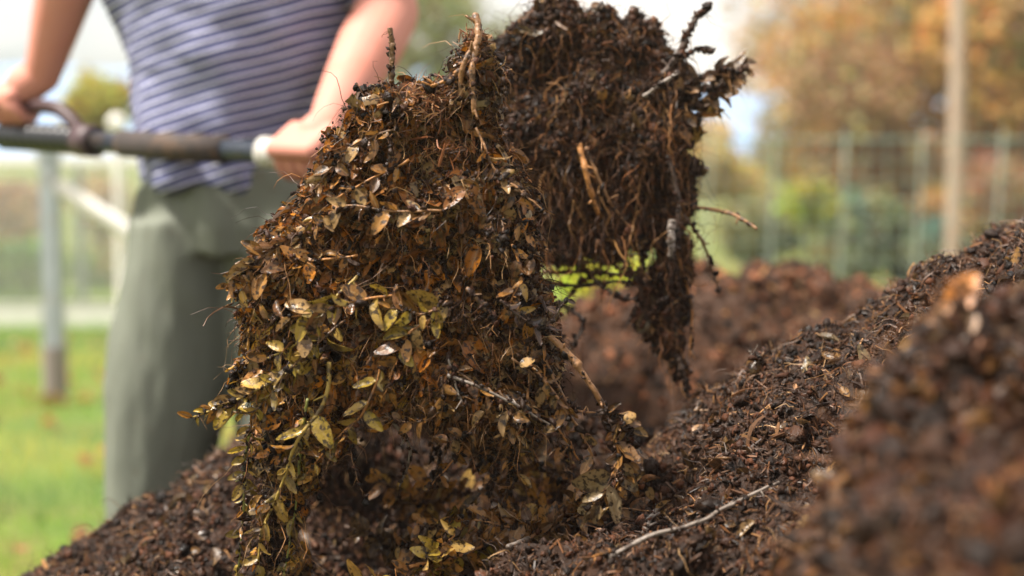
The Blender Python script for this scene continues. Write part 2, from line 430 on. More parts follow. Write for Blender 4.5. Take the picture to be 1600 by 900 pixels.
tree('yellow_bush', 'sunlit lime yellow bush seen under the right clump', 'bush', 945, 455, 7.5, 85, [(.62, .62, .04), (.5, .56, .05)], 3600, None, 77, .7, .05)

# ------------------------------------------------------------------ fences
def bar(bag, a, b, r, sides=10, col=(.5, .5, .5), flat=None):
    tubes(bag, np.linspace(a, b, 3)[None], np.full((1, 3), r), np.array(col), sides)

def box(bag, c, s, col=(.5, .5, .5)):
    x, y, z = [q / 2 for q in s]; e = min(s) * .12
    import bmesh
    bm = bmesh.new(); bmesh.ops.create_cube(bm, size=1.0)
    for v in bm.verts: v.co = Vector((v.co.x * s[0], v.co.y * s[1], v.co.z * s[2]))
    bmesh.ops.bevel(bm, geom=bm.edges[:], offset=e, segments=2, affect='EDGES')
    bmesh.ops.triangulate(bm, faces=bm.faces[:])
    bm.verts.index_update()
    V = np.array([v.co[:] for v in bm.verts]) + np.array(c); T = np.array([[v.index for v in f.verts] for f in bm.faces]); bm.free()
    bag.add(V, T, np.array(col))

def left_fence():
    p = at(88, 640, 5.72); x = p[0]
    t = thing('strainer_post', 'galvanised post with diagonal brace standing in the grass', 'fence post', (x, 5.72, 0))
    b = Bag(); box(b, (x, 5.72, .5), (.075, .075, 1.04)); b.build('post', M_GALV, t)
    b = Bag(); box(b, (x, 5.72, 1.03), (.085, .085, .03)); b.build('cap', M_GALV, t)
    b = Bag(); bar(b, np.array([x + .02, 5.72, .90]), np.array([x + 1.25, 5.9, .06]), .036, 12); b.build('brace', M_WHITE, t)
    b = Bag(); bar(b, np.array([x, 5.72, .25]), np.array([x, 5.72, -.1]), .050, 12); b.build('footing', mat('old_wood_sleeve', (.25, .21, .19), .9), t)
    Yf = 8.5
    f = thing('mesh_fence', 'white-railed mesh fence with a pale board along the grass', 'fence', (at(100, 500, Yf)[0], Yf, 0))
    b = Bag(); box(b, (-3.3, Yf, 1.0), (5.6, .05, .05)); b.build('top_rail', M_WHITE, f)
    b = Bag(); box(b, (-3.3, Yf, .075), (5.6, .05, .15)); b.build('kickboard', M_WHITE, f)
    for px in (122, -120, 470):
        q = at(px, 400, Yf); b = Bag(); bar(b, np.array([q[0], Yf + .04, 0]), np.array([q[0], Yf + .04, 1.02]), .03, 10); b.build('post', M_GALV, f)
    b = Bag()
    zz = np.arange(.17, .98, .05); xx = np.arange(-6.1, -.5, .1)
    for z in zz: bar(b, np.array([-6.1, Yf - .03, z]), np.array([-.5, Yf - .03, z]), .008, 4)
    for q in xx: bar(b, np.array([q, Yf - .034, .15]), np.array([q, Yf - .034, .98]), .0065, 4)
    b.build('wire_mesh', M_WIRE, f)
left_fence()

def right_fence():
    Yf = 7.0
    f = thing('wire_fence', 'tall green wire mesh fence with thin posts before the trees', 'fence', (at(1320, 400, Yf)[0], Yf, 0))
    b = Bag(); z1 = at(1400, 215, Yf)[2]
    for i, (a, c) in enumerate([(1100, 1112), (1200, 1212), (1308, 1322), (1428, 1442), (1548, 1568), (1680, 1690)]):
        q0, q1 = at(a, 470, Yf), at(c, 205, Yf)
        q0 = q0 + (q0 - q1) / (q1[2] - q0[2]) * q0[2]
        bb = Bag(); bar(bb, q0, q1, .007, 10); bb.build('post', mat('pale_green_post', (.42, .46, .40), .5) if i == 0 else bpy.data.materials['pale_green_post'], f)
    x0, x1 = at(1000, 400, Yf)[0], at(1750, 400, Yf)[0]
    for z in np.concatenate([np.arange(.1, z1, .1), [z1 - .01]]): bar(b, np.array([x0, Yf - .03, z]), np.array([x1, Yf - .03, z]), .003 if z < z1 - .05 else .007, 4)
    for x in np.arange(x0, x1, .1): bar(b, np.array([x, Yf - .036, .02]), np.array([x, Yf - .036, z1]), .0021, 4)
    b.build('wire_mesh', M_GWIRE, f)
    p = at(1488, 390, 7.6)
    b = Bag(); P = curve([np.array([p[0], 7.6, -.1]), np.array([p[0] + .005, 7.6, 1.3]), np.array([at(1496, 0, 7.6)[0], 7.6, 2.4]), np.array([p[0] + .05, 7.6, 3.4])], 16)
    tubes(b, P[None], np.linspace(.046, .036, 16)[None], np.array([.5, .4, .3]), 14)
    tag(b.build('wooden_pole', M_POLE, smooth=True), 'tall pale wooden pole rising behind the wire fence', 'pole')
right_fence()

def far_cap():
    q = at(183, 192, 6.4); b = Bag()
    V, T, U = ico(3, 1, 0.0); V = V / np.linalg.norm(V, axis=1, keepdims=True)
    b.add(q + V * np.array([.042, .04, .04]), T, np.array([.8, .8, .8]))
    t = thing('garden_post', 'white rounded post top showing between shirt and hand grip', 'post', (q[0], 6.4, 0))
    b.build('cap', mat('white_plastic', (.8, .78, .74), .4), t, True)
    b = Bag(); bar(b, np.array([q[0], 6.4, -.05]), np.array([q[0], 6.4, q[2]]), .02, 10); b.build('post', M_WHITE, t)
far_cap()

# ------------------------------------------------------------------ damp air over the garden
def haze():
    b = Bag(); import bmesh
    bm = bmesh.new(); bmesh.ops.create_cube(bm, size=1.0)
    for v in bm.verts: v.co = Vector((v.co.x * 46, 12 + v.co.y * 50, 3.0 + v.co.z * 8.4))
    me = bpy.data.meshes.new('haze'); bm.to_mesh(me); bm.free()
    m = bpy.data.materials.new('damp_air'); m.use_nodes = True; nt = m.node_tree; nt.nodes.remove(nt.nodes['Principled BSDF'])
    v = nt.nodes.new('ShaderNodeVolumePrincipled'); v.inputs['Color'].default_value = (.92, .9, .86, 1); v.inputs['Density'].default_value = .0035; v.inputs['Anisotropy'].default_value = .3
    nt.links.new(v.outputs[0], nt.nodes['Material Output'].inputs['Volume']); me.materials.append(m)
    o = bpy.data.objects.new('haze', me); COL.objects.link(o); tag(o, 'thin damp air between the camera and the trees', 'haze', kind='stuff')
haze()

# ------------------------------------------------------------------ compost heaps
def tps(ctrl, XY):
    c = np.array(ctrl, float); n = len(c)
    def U(r2): return np.where(r2 > 0, r2 * np.log(np.maximum(r2, 1e-12)), 0)
    d = ((c[:, None, :2] - c[None, :, :2]) ** 2).sum(-1)
    K = U(d) + np.eye(n) * 1e-4; Pm = np.c_[np.ones(n), c[:, :2]]
    A = np.block([[K, Pm], [Pm.T, np.zeros((3, 3))]])
    w = np.linalg.solve(A, np.r_[c[:, 2], 0, 0, 0])
    d = ((XY[:, None, :] - c[None, :, :2]) ** 2).sum(-1)
    return U(d) @ w[:n] + w[n] + XY @ w[n + 1:]

SOIL_COLS = np.array([(.018, .008, .004), (.028, .0115, .0055), (.010, .0055, .0035), (.058, .021, .009), (.034, .017, .009)])

def surf_samples(V, T, k, rng, bias=True):
    a, b, c = V[T[:, 0]], V[T[:, 1]], V[T[:, 2]]
    N = np.cross(b - a, c - a); A = np.linalg.norm(N, axis=1); N = N / np.maximum(A[:, None], 1e-12)
    cen = (a + b + c) / 3
    w = A.copy()
    if bias:
        face = (unit(CAM - cen) * N).sum(1); w = w * np.where(face > -.15, 1.0, .25)
        px, py = project(cen)
        w = w * np.where((px > -150) & (px < 1750) & (py < 1050), 1.0, .12)
    i = rng.choice(len(T), k, p=w / w.sum())
    u, v = rng.uniform(size=(2, k)); f = u + v > 1; u[f], v[f] = 1 - u[f], 1 - v[f]
    return a[i] + u[:, None] * (b - a)[i] + v[:, None] * (c - a)[i], N[i]

def crumbs(bag, P, N, size, rng, hi=False, dark=1.0):
    k = len(P); tp = CRUMB_HI if hi else CRUMB_LO
    s = size * np.minimum(np.exp(rng.normal(0, .45, k)), 1.9); C = SOIL_COLS[rng.integers(0, 5, k)] * rng.uniform(.5, 1.6, (k, 1)) * dark * np.clip(1 + .7 * fbm(P, 9, 2, 55), .35, 2)[:, None] * (1 + np.clip(noise(P, 6, 66), 0, 1)[:, None] * np.array([.22, .08, 0]))
    which = rng.integers(0, len(tp), k)
    for q in range(len(tp)):
        m = which == q
        S = s[m, None] * rng.uniform(.6, 1.2, (m.sum(), 3))
        instance(bag, tp[q], P[m] + N[m] * s[m, None] * rng.uniform(-.3, .8, (m.sum(), 1)), frames(rand_unit(m.sum(), rng), rand_unit(m.sum(), rng)), S, C[m])

def chips(bag, P, N, length, rng, cols, width=1.0, tilt=.45, flow=None):
    k = len(P); which = rng.integers(0, len(CHIPS), k)
    Nn = unit(N + rng.normal(0, tilt, (k, 3))); D = rand_unit(k, rng)
    if flow is not None: D = unit(D * .6 + flow)
    D = unit(D - (D * Nn).sum(1, keepdims=True) * Nn * .8)
    L = length * np.exp(rng.normal(0, .4, k)); C = np.array(cols)[rng.integers(0, len(cols), k)] * rng.uniform(.6, 1.4, (k, 1))
    for q in range(len(CHIPS)):
        m = which == q; S = np.stack([L[m] * width, L[m], L[m]], 1)
        instance(bag, CHIPS[q], P[m] + Nn[m] * .002, frames(D[m], Nn[m]), S, C[m])

def fibres(bag, P, N, length, rad0, rng, cols, droop=.5, out=.5, n=7, flow=None, wild=.35):
    k = len(P); D = unit(rand_unit(k, rng) * 1.0 + N * out + (0 if flow is None else flow))
    L = length * np.exp(rng.normal(0, .45, k)); pts = [P]; d = D
    for i in range(n - 1):
        d = unit(d + rng.normal(0, wild, (k, 3)) + np.array([0, 0, -droop * .4]))
        pts.append(pts[-1] + d * (L / (n - 1))[:, None])
    Pp = np.stack(pts, 1)
    R = rad0 * np.exp(rng.normal(0, .35, k))[:, None] * np.linspace(1, .35, n)[None]
    C = np.array(cols)[rng.integers(0, len(cols), k)] * rng.uniform(.6, 1.4, (k, 1))
    tubes(bag, Pp, R, C, 3)

def leaves(bag, P, N, size, rng, cols, flow=None, tilt=.4, lift=.003):
    k = len(P); which = rng.integers(0, len(LEAVES), k)
    Nn = unit(N + rng.normal(0, tilt, (k, 3))); D = rand_unit(k, rng)
    if flow is not None: D = unit(D * .75 + flow)
    D = unit(D - (D * Nn).sum(1, keepdims=True) * Nn)
    L = size * np.exp(np.clip(rng.normal(-.03, .34, k), -1, .5)); C = cols if isinstance(cols, np.ndarray) and cols.shape == (k, 3) else np.array(cols)[rng.integers(0, len(cols), k)] * rng.uniform(.65, 1.35, (k, 1))
    for q in range(len(LEAVES)):
        m = which == q
        instance(bag, LEAVES[q], P[m] + Nn[m] * lift - D[m] * L[m, None] * .4, frames(D[m], Nn[m]), L[m, None] * rng.uniform(.85, 1.1, (m.sum(), 3)), C[m])

STRAW = [(.26, .13, .05), (.16, .075, .03), (.10, .05, .025), (.34, .20, .09), (.07, .04, .025)]
DARKF = [(.035, .015, .007), (.065, .027, .011), (.020, .010, .006), (.11, .045, .016)]
LEAFC = [(.14, .075, .03), (.20, .12, .05), (.10, .05, .022), (.26, .13, .035), (.17, .12, .06), (.08, .045, .025)]

def heap(name, label, ctrl, xr, yr, step, amp, seed, n_crumb, n_chip, n_fib, n_leaf, csize, hi=False, cols_mul=1.0, scale=1.0):
    rng = np.random.default_rng(seed)
    xs = np.arange(xr[0], xr[1], step); ys = np.arange(yr[0], yr[1], step)
    X, Y = np.meshgrid(xs, ys, indexing='ij'); XY = np.stack([X.ravel(), Y.ravel()], 1)
    z = tps(ctrl, XY)
    P = np.c_[XY, z]
    z = z + amp * fbm(P * np.array([1, 1, 0]), 7, 5, seed, .55) + amp * .55 * fbm(P * np.array([1, 1, 0]), 26, 3, seed + 40, .6) + amp * 1.5 * np.clip(noise(P * np.array([1, 1, 0]), 15, seed + 77) - .1, 0, 1) ** 1.2
    m = .12                                                     # the rim falls to the ground all round
    e = np.minimum(np.minimum(XY[:, 0] - xr[0], xr[1] - XY[:, 0]), np.minimum(XY[:, 1] - yr[0], yr[1] - XY[:, 1]))
    z = np.minimum(z, -.06 + e * 3.2)
    P[:, 2] = np.maximum(z, -.06)
    jig = np.stack([fbm(P, 14, 4, seed + 5), fbm(P, 14, 4, seed + 6), np.zeros(len(P))], 1) * amp * .9
    P = P + jig
    T = grid_tris(len(xs), len(ys))
    C = SOIL_COLS[0] * (1 + .35 * fbm(P, 20, 3, seed + 8))[:, None] * cols_mul
    t = thing(name, label, 'compost heap', ((xr[0] + xr[1]) / 2, (yr[0] + yr[1]) / 2, 0))
    o = link_mesh('soil', P, T, M_SOIL, None, C, None, True); reparent_local(o, t)
    up = P[:, 2] > .1; Tv = T[up[T].all(1)]
    b = Bag(); p, N = surf_samples(P, Tv, n_crumb, rng); crumbs(b, p, N, csize, rng, hi, cols_mul); p, N = surf_samples(P, Tv, n_crumb // 22, rng); crumbs(b, p, N, csize * 1.7, rng, True, cols_mul); tag(b.build('crumbs', M_CRUMB, t, True), kind='stuff')
    b = Bag(); p, N = surf_samples(P, Tv, n_chip, rng); chips(b, p, N, .0105 * scale, rng, np.array(STRAW[:3] + DARKF * 3) * cols_mul, .75, .6)
    p, N = surf_samples(P, Tv, n_fib, rng); fibres(b, p, N, .018 * scale, .0004 * scale, rng, np.array(STRAW + DARKF * 3) * cols_mul, .4, .35)
    tag(b.build('root_fibres', M_FIBRE, t), kind='stuff')
    if n_leaf:
        b = Bag(); p, N = surf_samples(P, Tv, n_leaf, rng); leaves(b, p, N, .016 * scale, rng, np.array(LEAFC) * .8 * np.minimum(cols_mul, 2.0), None, .55)
        tag(b.build('leaf_litter', M_LEAF, t, True), kind='stuff')
    return t, P, T

ridge = [(100, 880, 1.72), (200, 815, 1.75), (290, 735, 1.78), (350, 690, 1.8), (440, 670, 1.85), (560, 690, 1.85), (700, 690, 1.8), (850, 690, 1.72), (950, 700, 1.66),
         (1020, 685, 1.6), (1095, 655, 1.55), (1150, 640, 1.52), (1180, 590, 1.5), (1235, 545, 1.5), (1300, 535, 1.5), (1350, 540, 1.5), (1385, 485, 1.53), (1440, 442, 1.58), (1520, 412, 1.62), (1600, 378, 1.68), (1720, 340, 1.72)]
cm_ = [at(*p) for p in ridge]
cm_ += [at(px, py, Y) - np.array([0, -.32, .17]) for px, py, Y in ridge]
cm_ += [at(px, py, Y) - np.array([0, -.75, .5]) for px, py, Y in ridge[::2]]
cm_ += [at(*p) for p in [(100, 1050, 1.42), (250, 1000, 1.42), (400, 960, 1.45), (520, 900, 1.62), (500, 980, 1.4), (640, 930, 1.34), (800, 900, 1.26), (950, 895, 1.24), (1100, 900, 1.2), (1250, 880, 1.15), (1400, 870, 1.1),
                          (570, 920, 1.88), (650, 915, 1.72), (750, 850, 1.70), (860, 800, 1.58), (1050, 770, 1.4), (1180, 720, 1.36), (1300, 690, 1.3), (1450, 640, 1.25), (1600, 560, 1.25)]]
cm_ += [np.array([x, .85, .5 + .15 * (x > .1)]) for x in (-.8, -.4, 0, .4, .8)] + [np.array([x, .4, .3]) for x in (-.8, -.4, 0, .4, .8)]
cm_ += [np.array([-1.1, y, .12]) for y in (.8, 1.2, 1.6, 2.1)] + [np.array([1.4, y, .85]) for y in (1.0, 1.5, 1.9)]
main_heap, MH_P, MH_T = heap('compost_heap', 'long dark compost heap being forked, its ridge climbing to the right', cm_, (-1.25, 1.45), (.45, 2.75), .011, .020, 3,
                             75000, 45000, 60000, 2600, .0026)

rb = [(700, 540), (850, 505), (900, 488), (960, 480), (1040, 455), (1120, 415), (1170, 440), (1230, 420), (1300, 445), (1380, 455), (1500, 450), (1650, 470)]
cb = [at(a, b, 2.9) for a, b in rb] + [at(a, b, 2.9) + np.array([0, .45, -.32]) for a, b in rb] + [at(a, b, 2.9) + np.array([0, -.4, -.22]) for a, b in rb]
cb += [np.array([x, y, .1]) for x in (-.6, 0, .6, 1.2) for y in (2.1, 3.9)]
heap('compost_heap', 'low compost heap farther back, out of focus, paled by painted haze', cb, (-.75, 1.7), (2.05, 4.0), .02, .045, 9, 22000, 8000, 5000, 1400, .0055, False, np.array([3.2, 3.2, 3.1]), 1.2)  # soil colours lightened all over to stand in for steam haze

rf = [(950, 1010, .95), (1060, 925, .95), (1140, 860, .95), (1215, 775, .94), (1255, 715, .93), (1325, 640, .93), (1385, 575, .92), (1430, 505, .92), (1475, 445, .91), (1530, 475, .92), (1600, 430, .93), (1720, 400, .95)]
cf = [at(*p) for p in rf] + [at(*p) - np.array([0, -.12, .12]) for p in rf]
cf += [at(*p) for p in [(1100, 1200, .75), (1250, 1050, .75), (1380, 870, .78), (1400, 970, .72), (1500, 870, .74), (1600, 830, .74), (1500, 690, .82), (1600, 640, .83)]]
cf += [np.array([x, .35, .55]) for x in (0, .3, .6)] + [np.array([-.05, y, .5]) for y in (.4, .6, .9, 1.1)]
fh, FH_P, FH_T = heap('compost_heap', 'blurred brown compost mound nearest the lens at lower right', cf, (-.05, .95), (.3, 1.22), .007, .014, 15, 22000, 16000, 12000, 2600, .0042, False, np.array([1.0, .85, .70]), 1.3)

# ------------------------------------------------------------------ lifted clumps
def remeshed(parts, voxel, smooth_it=0):
    """one closed surface fused out of overlapping shapes: list of (V, T)"""
    V = np.concatenate([p[0] for p in parts]); T, n = [], 0
    for v, t in parts: T.append(np.asarray(t) + n); n += len(v)
    o = link_mesh('fused', V, np.concatenate(T), None)
    md = o.modifiers.new('r', 'REMESH'); md.mode = 'VOXEL'; md.voxel_size = voxel
    if smooth_it:
        s = o.modifiers.new('s', 'SMOOTH'); s.factor = .5; s.iterations = smooth_it
    bpy.context.view_layer.update()
    dg = bpy.context.evaluated_depsgraph_get()
    me = bpy.data.meshes.new_from_object(o.evaluated_get(dg))
    nv = len(me.vertices); V = np.empty(nv * 3, np.float32); me.vertices.foreach_get('co', V); V = V.reshape(-1, 3).astype(float)
    N = np.empty(nv * 3, np.float32); me.vertex_normals.foreach_get('vector', N); N = N.reshape(-1, 3).astype(float)
    me.calc_loop_triangles(); T = np.empty(len(me.loop_triangles) * 3, np.int32); me.loop_triangles.foreach_get('vertices', T); T = T.reshape(-1, 3)
    bpy.data.meshes.remove(me); old = o.data; bpy.data.objects.remove(o); bpy.data.meshes.remove(old)
    return V, T, N

ICO2 = ico(3, 0, 0.0); ICO2 = (unit(ICO2[0]), ICO2[1])

def blob_surface(blobs, front, voxel, amp, scale, seed, depth=.85):
    parts = []
    for px, py, r, *dy in blobs:
        d = dy[0] if dy else 0
        rr = r * m_px(front); c = at(px, py, front + rr * depth + d)
        parts.append((ICO2[0] * rr * np.array([1, depth, 1]) + c, ICO2[1]))
    V, T, N = remeshed(parts, voxel)
    cen = np.array([at(b_[0], b_[1], front + b_[2] * m_px(front) * depth + (b_[3] if len(b_) > 3 else 0)) for b_ in blobs]); rr = np.array([b_[2] for b_ in blobs]) * m_px(front)
    a = np.empty(len(V))
    for i in range(0, len(V), 20000):                     # thin hanging parts are roughened less than thick ones
        d = np.linalg.norm(V[i:i + 20000, None] - cen[None], axis=2) / rr
        a[i:i + 20000] = np.minimum(amp, .32 * rr[d.argmin(1)])
    return V + N * (a * fbm(V, scale, 5, seed, .6))[:, None], T

def lerp(a, b, f): return a + (b - a) * f

# --- the leafy clump in focus
FA = 1.335
blobsA = [(745, 110, 34), (735, 170, 55), (690, 200, 75), (640, 215, 75), (600, 200, 50), (585, 175, 30), (700, 290, 105), (600, 290, 85), (765, 285, 48), (560, 340, 85), (660, 370, 120), (755, 390, 75),
          (500, 405, 68), (440, 425, 38), (450, 520, 72), (560, 500, 115), (680, 510, 120), (790, 520, 75), (835, 570, 42), (415, 590, 42), (500, 585, 70), (600, 590, 55), (700, 600, 52),
          (770, 610, 50), (820, 640, 30), (440, 660, 34), (432, 720, 30), (428, 790, 28), (425, 860, 26), (425, 930, 26), (500, 660, 36), (470, 740, 26), (430, 700, 38, .08), (440, 800, 36, .1), (450, 890, 36, .1), (510, 690, 34, .12),  # offset blobs here: added behind the curtain to keep sun off the hollow
          (560, 560, 90, .13), (680, 560, 95, .13), (620, 580, 85, .27), (740, 570, 80, .27), (800, 520, 70, .20), (700, 450, 90, .2)]  # unseen rear canopy, added to block skylight and darken the hollow below
VA, TA = blob_surface(blobsA, FA, .005, .016, 24, 101)
baseA = np.array([*at(640, 700, FA + .05)])
clumpA = thing('compost_clump', 'big leafy clump of half-rotted box leaves lifted in sharp focus at the centre', 'compost clump', baseA, 'clumps of compost lifted on the fork')
rng = np.random.default_rng(21)
C = SOIL_COLS[2] * (1 + .3 * fbm(VA, 30, 3, 5))[:, None]
reparent_local(link_mesh('soil', VA, TA, M_SOIL, None, C, None, True), clumpA)

def leafcol(P, rng, k):
    """box leaves: yellow-green towards the lower left of the clump, brown above, muddy to the right"""
    px, py = project(P)
    g = np.clip((py - 400) / 180, 0, 1) * np.clip((660 - px) / 200, 0, 1)
    u = rng.uniform(size=k)
    brown = np.array([(.15, .075, .03), (.21, .115, .05), (.11, .052, .024), (.26, .16, .08), (.24, .11, .03)])[rng.integers(0, 5, k)]
    green = np.array([(.33, .25, .065), (.27, .21, .045), (.40, .28, .11), (.22, .15, .04), (.32, .16, .035)])[rng.integers(0, 5, k)]
    C = np.where((u < g * .9 + .05)[:, None], green, brown)
    am = rng.uniform(size=k) < .12
    C = np.where(am[:, None], [[.40, .19, .03]], C)
    mud = np.clip((px - 640) / 160, 0, 1) * (rng.uniform(size=k) < .6)
    C = C * (1 - .55 * mud)[:, None]
    return np.array([1.42, 1.04, .52]) * C * rng.uniform(.65, 1.3, (k, 1))

def flow_of(P, k):
    px, py = project(P)
    fx = np.clip((px - 640) / 300, -1, 1)
    return np.stack([fx * .9 - .25, np.full(k, -.3), np.full(k, -.75)], 1)

b = Bag(); k = 11000; p, N = surf_samples(VA, TA, k, rng); crumbs(b, p, N, .0026, rng, True); tag(b.build('crumbs', M_CRUMB, clumpA, True), kind='stuff')
b = Bag(); p, N = surf_samples(VA, TA, 9000, rng); chips(b, p, N, .011, rng, STRAW + DARKF + DARKF, .8, .6)
p, N = surf_samples(VA, TA, 10000, rng); fibres(b, p, N, .028, .0004, rng, STRAW + DARKF + [(.3, .13, .04)], .8, .5)
tag(b.build('root_fibres', M_FIBRE, clumpA), kind='stuff')
b = Bag(); p, N = surf_samples(VA, TA, 9000, rng); crumbs(b, p + N * rng.uniform(.004, .014, (9000, 1)), N, .0016, rng, False, 1.3)
tag(b.build('mud_specks', M_CRUMB, clumpA, True), kind='stuff')
# a few orange-brown shredded tufts by the top
b = Bag()
for (px, py, r, n) in [(660, 165, 40, 500), (700, 150, 30, 300), (620, 205, 32, 300), (700, 235, 30, 260), (745, 60, 16, 160)]:
    c = at(px, py, FA + .01); P = c + rng.normal(0, 1, (n, 3)) * r * m_px(FA) * np.array([.6, .5, .4])
    chips(b, P, np.tile([[0, -1, .4]], (n, 1)), .0085, rng, [(.26, .095, .035), (.18, .065, .025), (.08, .035, .016), (.30, .15, .06)], .55, .8)
tag(b.build('shredded_bark', M_FIBRE, clumpA), kind='stuff')
# leaf layers: buried ones first, then a loose outer layer hanging with the flow
b = Bag()
k = 5200; p, N = surf_samples(VA, TA, k, rng); px, py = project(p); dens = np.clip(1.1 - (px - 560) / 330, .22, 1) * np.where((px < 470) & (py > 640), .3, 1) * np.where(p[:, 1] > 1.46, .15, 1)
keep = (rng.uniform(size=k) < dens); p, N = p[keep], N[keep]; k = len(p)
leaves(b, p, N, .0150, rng, leafcol(p, rng, k), flow_of(p, k), .4, .002)
k = 4600; p, N = surf_samples(VA, TA, k, rng); px, py = project(p); dens = np.clip(1.1 - (px - 540) / 320, .14, 1) * np.where((px < 470) & (py > 640), .25, 1) * np.clip((py - 120) / 200, .25, 1) * np.where(p[:, 1] > 1.46, .1, 1)
keep = (rng.uniform(size=k) < dens); p, N = p[keep], N[keep]; k = len(p)
leaves(b, p, N, .0205, rng, leafcol(p, rng, k), flow_of(p, k), .38, .005)
p, N = surf_samples(VA, TA, 6000, rng); chips(b, p + N * .003, N, .0085, rng, np.array(LEAFC) * 1.1, 3.2, .8)
tag(b.build('leaf_litter', M_LEAF, clumpA, True), kind='stuff')
# the hundred largest leaves lie loose on the front
k = 260; p, N = surf_samples(VA, TA, k, rng); face = (unit(CAM - p) * N).sum(1); px, py = project(p)
ok = (face > .35) & (py > 230) & (py < 650) & (px < 760) & (px > 360); p, N = p[ok][:92], N[ok][:92]
for i in range(len(p)):
    b = Bag(); leaves(b, p[i:i + 1], N[i:i + 1], rng.uniform(.018, .030), rng, .85 * leafcol(p[i:i + 1], rng, 1), flow_of(p[i:i + 1], 1), .35, .010)
    b.build('leaf', M_LEAF, clumpA, True)

TWIG = {'tan': (.25, .12, .045), 'orange': (.36, .15, .035), 'yellow': (.36, .24, .05), 'grey': (.21, .17, .14), 'dark': (.07, .04, .025), 'brown': (.15, .075, .03), 'green': (.20, .20, .04)}

def sprig(parent, pts, r0, colour, n_leaf=0, lsize=.018, lcols=None, seed=0, label=None, r1=None, pair=True, start=.1, knots=True, name=None, crumb=20, spread=.8):
    rng = np.random.default_rng(seed)
    n = 30; P = curve(pts, n, .0006, seed)
    R = np.linspace(r0, r1 if r1 else r0 * .45, n)
    if knots:
        for q in rng.integers(1, n - 1, 4): R = R * (1 + rng.uniform(.12, .35) * np.exp(-((np.arange(n) - q) / .9) ** 2))
        R = R * (1 + .05 * rng.normal(0, 1, n))
    b = Bag(); tubes(b, P[None], R[None], np.array(TWIG[colour]) , 7)
    T = unit(np.gradient(P, axis=0))
    if knots:                                             # short broken side shoots
        m = max(2, n // 8); i = rng.integers(2, n - 2, m); D = unit(T[i] * .6 + rand_unit(m, rng))
        L = rng.uniform(.004, .014, m)
        PP = np.stack([P[i] + D * L[:, None] * f for f in (0, .4, .7, 1)], 1)
        tubes(b, PP, np.linspace(r0 * .55, r0 * .3, 4)[None].repeat(m, 0), np.array(TWIG[colour]), 5)
    o = b.build(name or ('sprig' if n_leaf else 'twig'), M_STEM, parent, True, label)
    if n_leaf:
        lb = Bag(); t = np.linspace(start, 1, n_leaf); i = np.minimum((t * (n - 1)).astype(int), n - 1)
        side = unit(np.cross(T[i], np.array([0, -1.0, .2]))) * np.where(np.arange(n_leaf) % 2, 1, -1)[:, None]
        D = unit(T[i] * .7 + side * spread + rng.normal(0, .3, (n_leaf, 3)) + np.array([0, -.15, -.25]))
        Nn = unit(np.array([0, -.8, .6]) + rng.normal(0, .55, (n_leaf, 3)))
        L = lsize * np.exp(rng.normal(0, .22, n_leaf)) * np.where(t > .93, .75, 1)
        cols = np.array(lcols if lcols is not None else LEAFC); C = cols[rng.integers(0, len(cols), n_leaf)] * rng.uniform(.7, 1.3, (n_leaf, 1))
        which = rng.integers(0, len(LEAVES), n_leaf); Nn = unit(Nn - (Nn * D).sum(1, keepdims=True) * D)
        for q in range(len(LEAVES)):
            m = which == q; instance(lb, LEAVES[q], P[i][m] + D[m] * .001, frames(D[m], Nn[m]), L[m, None] * rng.uniform(.85, 1.1, (m.sum(), 3)), C[m])
        # leaves are built as a child of the stem
        lo = lb.build('leaves', M_LEAF, None, True); lo.parent = o
    if crumb:
        cb_ = Bag(); i = rng.integers(0, n, crumb); N = rand_unit(crumb, rng)
        crumbs(cb_, P[i] + N * .002, N, .0024, rng); q = np.repeat(0, 1)
        fibres(cb_, P[rng.integers(0, n, crumb // 2)], rand_unit(crumb // 2, rng), .016, .0003, rng, DARKF + STRAW[:2], .6, .3)
        co = cb_.build('crumbs', M_CRUMB, None, True); co['kind'] = 'stuff'; co.parent = o
    return o

GL = [(.36, .25, .035), (.30, .20, .025), (.38, .24, .05), (.18, .12, .02), (.28, .125, .02)]
BL = [(.22, .105, .03), (.29, .135, .03), (.15, .065, .022), (.30, .18, .07)]
AM = [(.40, .18, .03), (.30, .13, .03), (.20, .09, .03), (.42, .25, .06)]
f = FA - .012
S = lambda *a, **k: sprig(clumpA, *a, **k)
S(pxs((520, 540, f), (455, 580, f - .01), (390, 615, f - .015), (302, 652, f - .01)), .0018, 'yellow', 40, .0165, GL + BL, 1, 'leafy shoot sticking out to the far left', crumb=60)
S(pxs((540, 500, f), (470, 560, f - .015), (400, 640, f - .01), (340, 640, f)), .0014, 'brown', 30, .016, GL, 2)
S(pxs((500, 350, f + .02), (450, 375, f + .01), (400, 410, f), (362, 445, f)), .0015, 'brown', 34, .0165, BL, 3, 'brown shoot curling out at the upper left', crumb=40)
S(pxs((560, 400, f), (470, 410, f), (400, 430, f), (368, 470, f)), .0014, 'orange', 26, .0165, BL + AM, 4)
S(pxs((515, 565, f - .01), (508, 625, f - .015), (465, 690, f - .02), (440, 760, f - .01), (410, 830, f), (402, 910, f)), .0023, 'yellow', 16, .019, GL, 5, 'long yellow stem hanging down to the heap', start=.3)
S(pxs((480, 620, f), (470, 700, f), (462, 790, f + .01), (440, 920, f + .01)), .0016, 'green', 22, .012, GL, 6)
S(pxs((400, 640, f), (385, 710, f + .02), (380, 800, f + .02), (370, 920, f + .03)), .0015, 'green', 24, .013, GL, 7, 'green shoot hanging at the outer left', crumb=60)
S(pxs((600, 560, f - .01), (570, 640, f - .015), (520, 690, f - .015), (480, 740, f - .01)), .0014, 'orange', 14, .020, GL, 8)
S(pxs((640, 460, f - .02), (560, 470, f - .03), (480, 490, f - .03), (420, 500, f - .01)), .0015, 'orange', 16, .020, GL + BL, 9)
